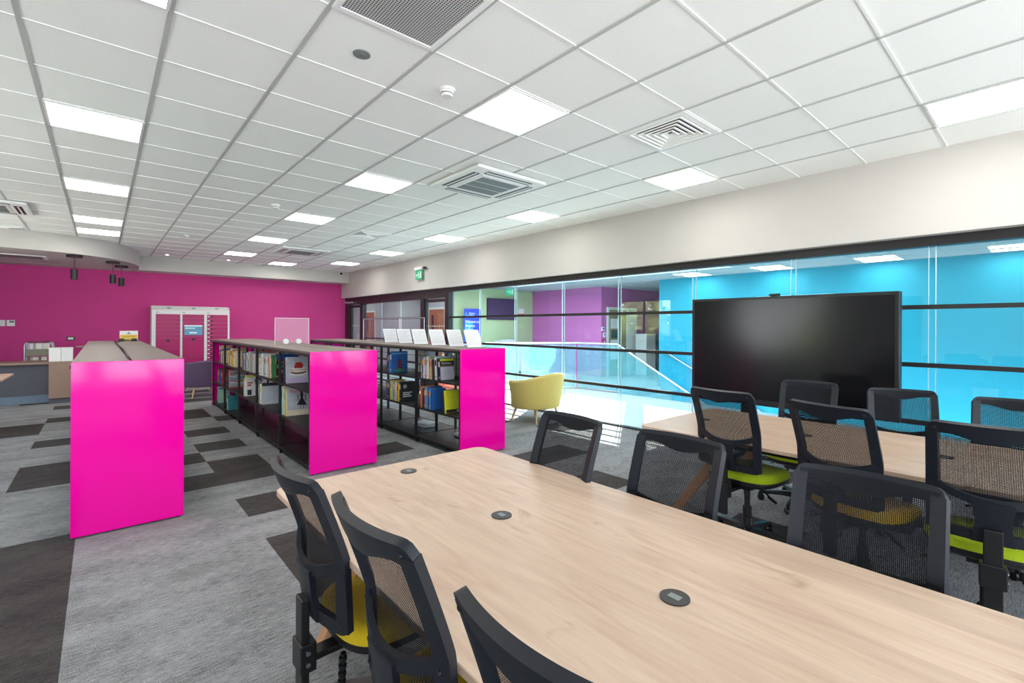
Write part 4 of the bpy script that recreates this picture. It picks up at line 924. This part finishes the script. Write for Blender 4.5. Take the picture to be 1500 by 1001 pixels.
# exit sign and cameras
t = thing('exit_sign', 'green lit exit sign hung on the white wall above the glazed door', 'sign', (5.60, 10.0, 2.60), 0)
B().box(-.035, .065, -.17, .17, .22, .29).build('sign_housing', M_WHITEP, t, bevel=.008)
B().box(-.008, .0, -.15, .15, 0, .215).build('sign_plate', emit('exit_green', (40, 180, 120), .30), t)
def running_man(parent, xs_, sgn=1.0):
    W_ = emit('exit_white', (210, 255, 232), .45); b = B()
    Mx = Matrix(((0, 0, 1, xs_), (sgn, 0, 0, 0), (0, 1, 0, 0), (0, 0, 0, 1)))
    b.prism([(.045 * math.cos(a * PI / 6) * .3 - .01, .165 + .045 * math.sin(a * PI / 6) * .3) for a in range(12)], 0, .002, 0, Mx)
    for p in ([(-.02, .145), (.015, .145), (.02, .09), (-.012, .09)], [(.015, .145), (.045, .115), (.04, .105), (.01, .13)], [(-.02, .14), (-.045, .11), (-.038, .104), (-.012, .13)], [(.02, .092), (.045, .06), (.03, .03), (.022, .034), (.032, .06), (.002, .09)], [(-.012, .092), (-.02, .06), (-.055, .045), (-.053, .036), (-.008, .05), (.005, .09)]): b.prism(p, 0, .002, 0, Mx)
    b.build('running_figure', W_, parent)
    b = B(); b.prism([(.07, .03), (.12, .03), (.12, .18), (.07, .18)], 0, .002, 0, Mx).build('door_symbol', W_, parent)
    b = B(); b.prism([(-.13, .10), (-.09, .14), (-.09, .115), (-.06, .115), (-.06, .085), (-.09, .085), (-.09, .06)], 0, .002, 0, Mx).build('arrow_symbol', W_, parent)
running_man(t, -.011, -1)
t = thing('security_camera', 'small black bullet camera beside the exit sign on the white wall', 'camera', (XW, 9.76, 2.86))
B().tube([(0, 0, 0), (-.05, 0, 0)], .012, 10).build('bracket', M_WHITEP, t); B().tube([(-.05, .04, .0), (-.07, -.06, -.01)], .03, 16).build('camera_body', M_BLACKP, t, smooth=40)
t = thing('dome_camera', 'small white dome camera in the back corner on the beam', 'camera', (5.42, 14.4, 3.07))
B().tube([(0, 0, 0), (0, -.03, 0)], .06, 20).build('base', M_WHITEP, t, smooth=40); B().sphere((0, -.035, 0), .042, 16).build('dome', M_BLACKP, t, smooth=60)

# ---------------------------------------------------------------- lockers on the back wall
M_LOCK = mat('pink_locker_door', (176, 4, 100), 0.4, var=0.02)
t = thing('locker_unit', 'white framed locker unit with magenta doors and a small screen on the pink wall', 'lockers', (1.72, 14.47, 0))
b = B(); b.box(-.81, .81, .02, .5, 0.05, 1.87); b.box(-.81, .81, 0, .02, 1.77, 1.87); b.box(-.81, .81, 0, .02, .05, .12)
for xa, xb in ((-.81, -.732), (-.247, -.205), (.252, .31), (.77, .81)): b.box(xa, xb, 0, .02, .12, 1.77)
b.prism([(0, 1.87), (.12, 1.975), (.5, 1.975), (.5, 1.87)], -.81, .81, 0, Matrix(((0, 0, 1, 0), (1, 0, 0, 0), (0, 1, 0, 0), (0, 0, 0, 1))))
b.build('carcass', M_WHITEP, t)
def ldoor(x0, x1, z0, z1, kind):
    d = B().box(x0 + .004, x1 - .004, .003, .018, z0 + .0018, z1 - .0018).build('locker_door', M_LOCK, t)
    if kind == 'small': B().box(x1 - .06, x1 - .035, .001, .004, (z0 + z1) / 2 - .008, (z0 + z1) / 2 + .008).build('door_number', M_BLACKF, d)
    if kind == 'lock':
        B().box(x0 + .015, x0 + .065, .000, .004, (z0 + z1) / 2 - .014, (z0 + z1) / 2 + .014).build('name_card', M_PAPER, d); B().box(x0 + .07, x0 + .125, -.003, .004, (z0 + z1) / 2 - .02, (z0 + z1) / 2 + .014).build('slot_lock', M_BLACKP, d)
    if kind == 'big': B().box((x0 + x1) / 2 - .035, (x0 + x1) / 2 + .035, -.004, .004, z1 - .09, z1 - .04).build('latch', M_BLACKP, d)
for k in range(6): ldoor(-.732, -.247, 1.77 - .098 * (k + 1), 1.77 - .098 * k, 'small')
ldoor(-.732, -.247, .9, 1.182, 'big'); ldoor(-.732, -.247, .5, .9, 'small'); ldoor(-.732, -.247, .12, .5, 'small')
for k in range(2): ldoor(-.205, .252, 1.77 - .098 * (k + 1), 1.77 - .098 * k, 'small')
ldoor(-.205, .252, 1.21, 1.574, ''); ldoor(-.205, .252, .7, 1.21, 'big'); ldoor(-.205, .252, .12, .7, 'small')
for k in range(15): ldoor(.31, .77, 1.77 - .105 * (k + 1), 1.77 - .105 * k, 'lock')
s_ = B().box(-.165, .215, -.006, .004, 1.25, 1.50).build('touch_screen', emit('screen_teal', (92, 152, 180), .35), t)
B().box(-.165, .215, -.0075, -.006, 1.465, 1.50).box(-.15, .06, -.0075, -.006, 1.41, 1.435).box(-.06, .10, -.0075, -.006, 1.29, 1.33).build('screen_text', emit('screen_pale', (200, 226, 234), .4), s_)
B().cyl((0, 0), .012, 0, .004, 12).build('sensor_dot', M_PAPER, t, loc=(-.185, -.0005, 1.53))
for x, s_ in ((-.732, 'AA'), (-.205, 'AB'), (.31, 'AC')): text(s_, .045, M_BLACKF, t, (x, -.001, 1.80), (PI / 2, 0, 0))
for x in (-.47, .03, .53):
    B().rings([[Vector((x + rx * math.cos(2 * PI * j / 20), .06 - .0012 + yy * .6 + .0 + (rz_ * math.sin(2 * PI * j / 20)) * .66, 1.9225 - yy * .7 + (rz_ * math.sin(2 * PI * j / 20)) * .58)) for j in range(20)] for rx, rz_, yy in ((.05, .022, 0), (.05, .022, .003))]).build('oval_badge', M_GREYV, t)

# ---------------------------------------------------------------- reception desk corner
M_DESKW = mat('taupe_desk_wood', (150, 124, 108), 0.5, var=0.1, scale=3, stretch=(2, 2, 20)); M_DESKF = mat('slate_desk_front', (84, 86, 96), 0.5, var=0.05)
t = thing('reception_desk', 'long reception desk with slate front and taupe wood top at the left edge', 'desk', (-1.9, 12.9, 0))
B().box(-1.3, 1.16, -.12, .62, .745, .785).build('desktop', M_DESKW, t, bevel=.003); B().box(-1.3, 1.155, 0.0, .03, .16, .745).build('modesty_panel', M_DESKF, t)
B().box(-1.3, 1.155, .01, .04, 0, .155).build('plinth', mat('blue_grey_plinth', (112, 132, 150), .4), t); B().box(-1.3, -1.26, .03, .6, 0, .745).build('side_panel', M_DESKW, t)
t = thing('desk_return', 'taupe wood desk end cabinet between the slate front and the left bookcase', 'cabinet', (-.5, 12.62, 0))
B().box(-.235, .55, 0, .6, .10, .79).build('cabinet_body', M_DESKW, t, bevel=.003); B().box(-.235, .55, .03, .55, 0, .10).build('plinth', MATS['slate_desk_front'], t)
for k, x in enumerate((-.66, -.49)):
    t = thing('file_box', ['white box standing on the desk end, left one of the pair', 'white box standing on the desk end, right one of the pair'][k], 'box', (x, 12.9, .791), 0, 'white boxes on the desk end')
    B().box(-.083, .083, -.14, .14, 0, .26).build('box_body', M_WHITEP, t, bevel=.004); B().box(-.084, .084, -.141, .141, .235, .265).build('lid', M_WHITEP, t, bevel=.003)
t = thing('wooden_stand', 'small pale wooden stand with slanted legs behind the white boxes', 'stand', (-.17, 13.0, .791))
B().box(-.2, .16, -.12, .12, .26, .285).build('stand_top', M_DESKW, t); 
for s in (-1, 1): B().tube([(s * .12, 0, .26), (s * .04, 0, 0.012)], .012, 8).build('leg', M_DESKW, t)
t = thing('book_trolley', 'grey metal book trolley with rounded tube handles behind the desk', 'trolley', (-.95, 14.0, 0))
for y in (-.2, .2):
    B().tube([(-.2, y, .05), (-.2, y, 1.06), (-.185, y, 1.115), (-.15, y, 1.14), (.15, y, 1.14), (.185, y, 1.115), (.2, y, 1.06), (.2, y, .05)], .014, 10).build('tube_frame', M_ALU, t, smooth=40)
for z in (.35, .70, .95): B().box(-.19, .19, -.2, .2, z - .012, z).build('tray', mat('olive_tray', (128, 128, 110), .5), t)
B().box(-.185, .185, -.205, -.198, .86, 1.0).build('front_panel', MATS['olive_tray'], t)
for sx in (-.2, .2):
    for y in (-.2, .2): B().tube([(sx, y - .012, .028), (sx, y + .012, .028)], .028, 12).build('castor', M_BLACKP, t)
for row, z, cols in (('upper', .951, ['lilac', 'white', 'grey', 'cream', 'white', 'silver', 'cream', 'white']), ('lower', .701, ['brown', 'grey', 'cream', 'silver', 'brown', 'cream', 'white'])):
    x = -1.11
    for k, c in enumerate(cols):
        th = .036 + .006 * (k % 2); o = book_mesh(th, .165 if row == 'upper' else .14, .15, c, None).build('book', [BM[c], M_PAGES]); o.rotation_euler = (0, 0, PI / 2)
        o.location = (x + th, 13.83, z); x += th + .001
        tag(o, f"{c} book, {ORDL[k]} from left, {row} tray of the book trolley", 'book', 'books on the trolley')
t = thing('side_table', 'pale wood table corner at the left edge before the desk', 'table', (-1.62, 10.3, 0))
B().prism(rrect(-.9, .6, -.68, .62, .05), .705, .73).build('tabletop', M_TABLE, t, bevel=.003)
for x in (-.8, .42):
    for y in (-.5, .5): B().tube([(x, y, 0), (x, y, .705)], .025, 10).build('leg', M_DKMETAL, t)
# wall controls
for k, (x0, x1, z0, z1, lab) in enumerate(((-1.66, -1.535, 1.463, 1.595, 'plain white switch plate at the left edge of the pink wall'), (-1.515, -1.393, 1.463, 1.595, 'white wall controller with a grey display on the pink wall'))):
    t = thing('wall_controller', lab, 'control', ((x0 + x1) / 2, YB, (z0 + z1) / 2)); hx, hz = (x1 - x0) / 2, (z1 - z0) / 2
    B().box(-hx, hx, -.02, 0, -hz, hz).build('cover_plate', M_WHITEP, t, bevel=.003)
    if k: B().box(-hx + .04, hx - .012, -.0215, -.019, hz - .055, hz - .015).build('display', mat('lcd_grey', (92, 104, 104), .3), t)
t = thing('power_socket', 'dark framed double socket low on the pink wall above the desk', 'socket', (-.518, YB, 1.185))
B().box(-.07, .07, -.012, 0, -.045, .045).build('socket_plate', M_ALU if False else M_BLACKF, t, bevel=.003); B().box(-.045, .045, -.014, -.011, -.025, .025).build('socket_insert', M_WHITEP, t)

# ---------------------------------------------------------------- tub chairs and side table
def tub_chair(name, label, loc, rz, m, R=0.40, hb=0.80, ha=0.60, z0=0.22):
    """facing local +y; a curved shell that is highest at the back"""
    t = thing(name, label, 'armchair', loc, rz)
    def outer(a, q):                                                 # a: -1..1 round the back, q: 0 bottom 1 top
        th = -PI / 2 + a * PI * 0.66; h = ha + (hb - ha) * (0.5 + 0.5 * math.cos(min(1, abs(a) * 1.15) * PI)); k = 0.80 + 0.20 * q ** 0.8
        return th, h, k
    def shell(s, q):
        a = 2 * s - 1; th, h, k = outer(a, q); z = z0 + (h - z0) * q
        return (R * k * math.cos(th) * 1.05, R * k * math.sin(th), z)
    b = B(); b.sheet(shell, 40, 12, 0.075); b.build('back_shell', m, t, smooth=60, bevel=0.03, seg=3)
    def ring(k, z): return [Vector((R * .74 * k * math.copysign(abs(math.cos(q)) ** .75, math.cos(q)) * 1.05, .05 + R * .80 * k * math.copysign(abs(math.sin(q)) ** .75, math.sin(q)), z)) for q in [2 * PI * j / 36 for j in range(36)]]
    B().rings([ring(.98, z0 - .01), ring(1.0, z0 + .05), ring(1.02, .38), ring(.99, .42), ring(.9, .44), ring(.02, .445)]).build('seat_cushion', m, t, smooth=50)
    for sx in (-1, 1):
        for sy in (-1, 1): B().tube([(sx * .22, sy * .2, z0 + .03), (sx * .29, sy * .26, 0)], [.024, .013], 12).build('leg', mat('pale_beech_leg', (206, 170, 132), .5, var=.08), t, smooth=40)
    return t
M_YEL = mat('mustard_upholstery', (204, 186, 104), .9, var=.05, scale=50, sheen=.15); M_PUR = mat('violet_grey_upholstery', (92, 76, 104), .9, var=.05, scale=50, sheen=.1); M_SAL = mat('salmon_upholstery', (232, 140, 120), .9, var=.05, scale=50, sheen=.1)
tub_chair('armchair', 'mustard yellow tub armchair with beech legs beside the glass wall', (5.24, 5.58, 0), .12, M_YEL, R=.42, hb=.78, ha=.66)
tub_chair('armchair', 'violet grey tub armchair between the left and middle bookcases', (1.62, 12.1, 0), .25, M_PUR, R=.40, hb=.77, ha=.70)
tub_chair('armchair', 'salmon pink armchair mostly hidden behind the right magenta end panel', (4.82, 7.12, 0), 2.6, M_SAL, R=.40, hb=.76)
t = thing('coffee_table', 'small pale topped table beside the mustard armchair', 'table', (4.90, 6.33, 0))
B().cyl((0, 0), .33, .56, .585, 40).build('tabletop', M_WHITEP, t, smooth=40); B().cyl((0, 0), .035, .02, .56, 16).build('pedestal', M_DKMETAL, t, smooth=40); B().cyl((0, 0), .22, 0, .02, 32).build('base_plate', M_DKMETAL, t, smooth=40)

# ---------------------------------------------------------------- things in the lobby beyond the glass
t = thing('balustrade', 'pale teal glass balustrade with silver handrail round the stairwell', 'railing', (8.66, 7.76, 0))
def rel(x, y, z=0.0): return Vector((x - 8.66, y - 7.76, z))
def gpanel(p, q, zt0, zt1, zb0=0.04, zb1=0.04):
    d = (q - p).normalized(); s = Vector((-d.y, d.x, 0)) * .006; rs = []
    for e, zb, zt in ((p, zb0, zt0), (q, zb1, zt1)): rs.append([e - s + Vector((0, 0, zb)), e + s + Vector((0, 0, zb)), e + s + Vector((0, 0, zt)), e - s + Vector((0, 0, zt))])
    B().rings(rs).build('glass_panel', M_BGLASS, t)
P0, P1, P2, P3 = rel(6.2, 9.15), rel(8.66, 7.76), rel(8.75, 6.62), rel(8.75, 3.6)
for k in range(2): gpanel(P0.lerp(P1, k / 2 + .01), P0.lerp(P1, (k + 1) / 2 - .01), 1.06, 1.06)
gpanel(P1, P2, 1.06, 1.06)
gpanel(P2, P2.lerp(P3, .5), 1.06, .26, .0, -.8); gpanel(P2.lerp(P3, .51), P3, .24, -.54, -.8, -1.6)
B().tube([P0 + Vector((0, 0, 1.1)), P1 + Vector((0, 0, 1.1)), P2 + Vector((0, 0, 1.1)), P3 + Vector((0, 0, -.50))], .024, 12).build('handrail', M_ALU, t, smooth=40)
B().tube([P1 + Vector((0, 0, 0)), P1 + Vector((0, 0, 1.08))], .012, 10).build('corner_post', mat('magenta_post', (214, 70, 160), .4), t)
B().tube([P0 + Vector((0, 0, .03)), P1 + Vector((0, 0, .03)), P2 + Vector((0, 0, .03))], .025, 8).build('base_channel', M_ALU, t)
hr = thing('wall_handrail', 'sloping steel handrail with round brackets on the blue stair wall', 'handrail', (10.6, 6.4, .83))
B().tube([(-.07, .22, 0.02), (-.07, 0, 0), (-.07, -3.2, -1.66)], .022, 12).build('rail_tube', M_ALU, hr, smooth=40)
for q in (.05, .35, .65): B().tube([(-.07, -3.2 * q, -1.66 * q - .01), (-.02, -3.2 * q, -1.66 * q - .06), (0, -3.2 * q, -1.66 * q - .06)], .012, 8).build('rail_bracket', M_ALU, hr)
t = thing('wall_television', 'dark wall mounted television on the pale green lobby wall', 'television', (9.75, 12.05, 2.06))
B().box(-.60, .60, -.07, -.02, -.34, .34).build('screen_body', M_BLACKP, t, bevel=.004); B().box(-.585, .585, -.072, -.069, -.325, .325).build('screen_glass', mat('tv_glass', (62, 64, 92), .12), t); B().box(-.2, .2, -.02, 0, -.2, .2).build('wall_mount', M_BLACKP, t)
t = thing('roller_banner', 'blue welcome banner with white lettering standing before the green lobby wall', 'banner', (8.38, 11.7, 0))
B().box(-.36, .36, -.1, .1, 0, .08).build('banner_base', M_ALU, t, bevel=.01); B().box(-.315, .315, -.004, .004, .08, 2.02).build('banner_sheet', mat('royal_blue_banner', (34, 72, 196), .6, var=.02), t)
B().box(-.33, .33, -.012, .012, 2.02, 2.05).build('top_bar', M_ALU, t); B().tube([(0, .02, .08), (0, .02, 2.02)], .01, 8).build('support_pole', M_ALU, t)
R_XZ = Matrix(((1, 0, 0, 0), (0, 0, 1, 0), (0, 1, 0, 0), (0, 0, 0, 1)))
B().prism([(-.30, .92), (.02, 1.10), (-.04, 1.26), (-.30, 1.26)], -.0065, -.004, 0, R_XZ).build('bright_blue_shape', mat('bright_blue', (0, 120, 224), .6), t)
B().prism([(-.315, .5), (.315, .5), (.315, 1.24), (.10, 1.14), (-.315, .90)], -.0055, -.004, 0, R_XZ).build('photo_area', mat('tan_photo', (222, 160, 112), .7, var=.2, scale=8), t)
b = B()
for a0, a1, c_ in ((100, 250, 0), (280, 340, 1)): b.prism([(-.22 + .05 * math.cos(math.radians(a)), 1.86 + .065 * math.sin(math.radians(a))) for a in range(a0, a1 + 1, 15)] + [(-.22 + .034 * math.cos(math.radians(a)), 1.86 + .048 * math.sin(math.radians(a))) for a in range(a1, a0 - 1, -15)], -.007, -.004, 0, R_XZ)
b.build('ring_emblem', mat('cyan_print', (70, 200, 220), .5), t)
M_WT = mat('white_print', (240, 246, 250), .6); R_T = (PI / 2, 0, 0)
text('Skegness\nCollege', .062, M_WT, t, (-.15, -.008, 1.875), R_T); text('Welcome to\nSkegness\nCollege', .12, M_WT, t, (-.28, -.008, 1.60), R_T, sx=.82)
B().box(-.29, .0, -.0045 - .001, -.004, 1.30, 1.62).build('teal_block', mat('teal_print', (26, 150, 176), .6), t)
t = thing('exit_sign', 'green and white exit sign hung before the pale green lobby wall', 'sign', (9.75, 11.6, 2.50), -PI / 2)
B().box(-.006, .006, -.17, .17, 0, .20).build('sign_plate', emit('exit_green_bright', (40, 200, 150), .45), t); B().box(-.004, .004, -.15, -.14, .2, .2 + .001).build('sign_stem', M_ALU, t) if False else B().tube([(0, -.12, .2), (0, -.12, .2 + 0.0)], .003, 6).build('hanging_wire', M_ALU, t) if False else None
B().box(-.03, .03, -.17, .17, .20, .203).build('sign_housing', M_WHITEP, t); running_man(t, .0065, 1); B().box(-.005, .005, -.005, .005, .2, .0 + .2 + .0).build('hanger', M_ALU, t) if False else None
t = thing('low_cabinet', 'low white cabinet under the lobby television', 'cabinet', (9.7, 11.7, 0))
B().box(-.75, .75, -.25, .25, .06, .86).build('cabinet_body', M_WHITEP, t); B().box(-.70, .70, -.22, .22, 0, .06).build('plinth', M_GREYV, t); B().box(-.74, -.005, -.265, -.25, .08, .84).build('door', M_WHITEP, t); B().box(.005, .74, -.265, -.25, .08, .84).build('door', M_WHITEP, t)
t = thing('printer', 'grey white printer on the low cabinet below the lobby television', 'printer', (9.62, 11.68, .861))
B().box(-.28, .28, -.2, .2, 0, .2).build('printer_body', mat('printer_grey', (196, 206, 210), .5), t, bevel=.015); B().box(-.06, .20, -.16, .12, .2, .215).build('scanner_lid', M_WHITEP, t, bevel=.004); B().box(-.2, .2, -.24, -.19, .03, .06).build('paper_tray', M_WHITEP, t)
for x, z, w_, h_, lab, m_ in ((10.82, 1.49, .09, .10, 'white switch plate on the lilac lobby wall, left', M_WHITEP), (11.02, 1.49, .10, .10, 'white switch plate with dark button on the lilac lobby wall', M_WHITEP)):
    pass
def wall_box(name, label, cat, x, z, w_, h_, m_, dot=None):
    t = thing(name, label, cat, (x, 9.03, z)); B().box(-w_ / 2, w_ / 2, -.03, 0, -h_ / 2, h_ / 2).build('cover_plate', m_, t, bevel=.003)
    if dot: B().box(-w_ * .25, w_ * .25, -.034, -.03, -h_ * .2, h_ * .25).build('control_face', dot, t)
wall_box('wall_switch', 'white square plate on the lilac lobby corner with a dark screen', 'switch', 11.215, 1.44, .12, .12, M_WHITEP, M_BLACKF)
wall_box('door_release', 'white and green door release box on the lilac lobby corner', 'switch', 11.28, 1.26, .10, .14, M_WHITEP, MATS['teal_print'])
wall_box('fire_call_point', 'red fire call point low on the lilac lobby corner', 'alarm', 11.27, 1.05, .11, .11, mat('alarm_red', (214, 40, 60), .4), M_WHITEP)
t = thing('poster_panel', 'small framed notice on the green lobby wall right of the television', 'notice', (10.62, 12.05, 1.98))
B().box(-.12, .12, -.02, 0, -.05, .12).build('notice_board', M_PAPER, t); B().box(-.12, .12, -.022, -.001, -.12, -.05).build('orange_strip', BM['orange'], t)
t = thing('pillar_casing', 'tall white boxed column beside the lilac lobby door', 'column', (12.95, 8.6, 0))
B().box(-.25, .25, -.1, .3, 0, 1.28).build('casing', M_WHITEP, t); B().box(.25, .55, -.1, .3, 0, 1.28).build('glass_cheek', mat('dark_teal_panel', (74, 104, 116), .2), t)
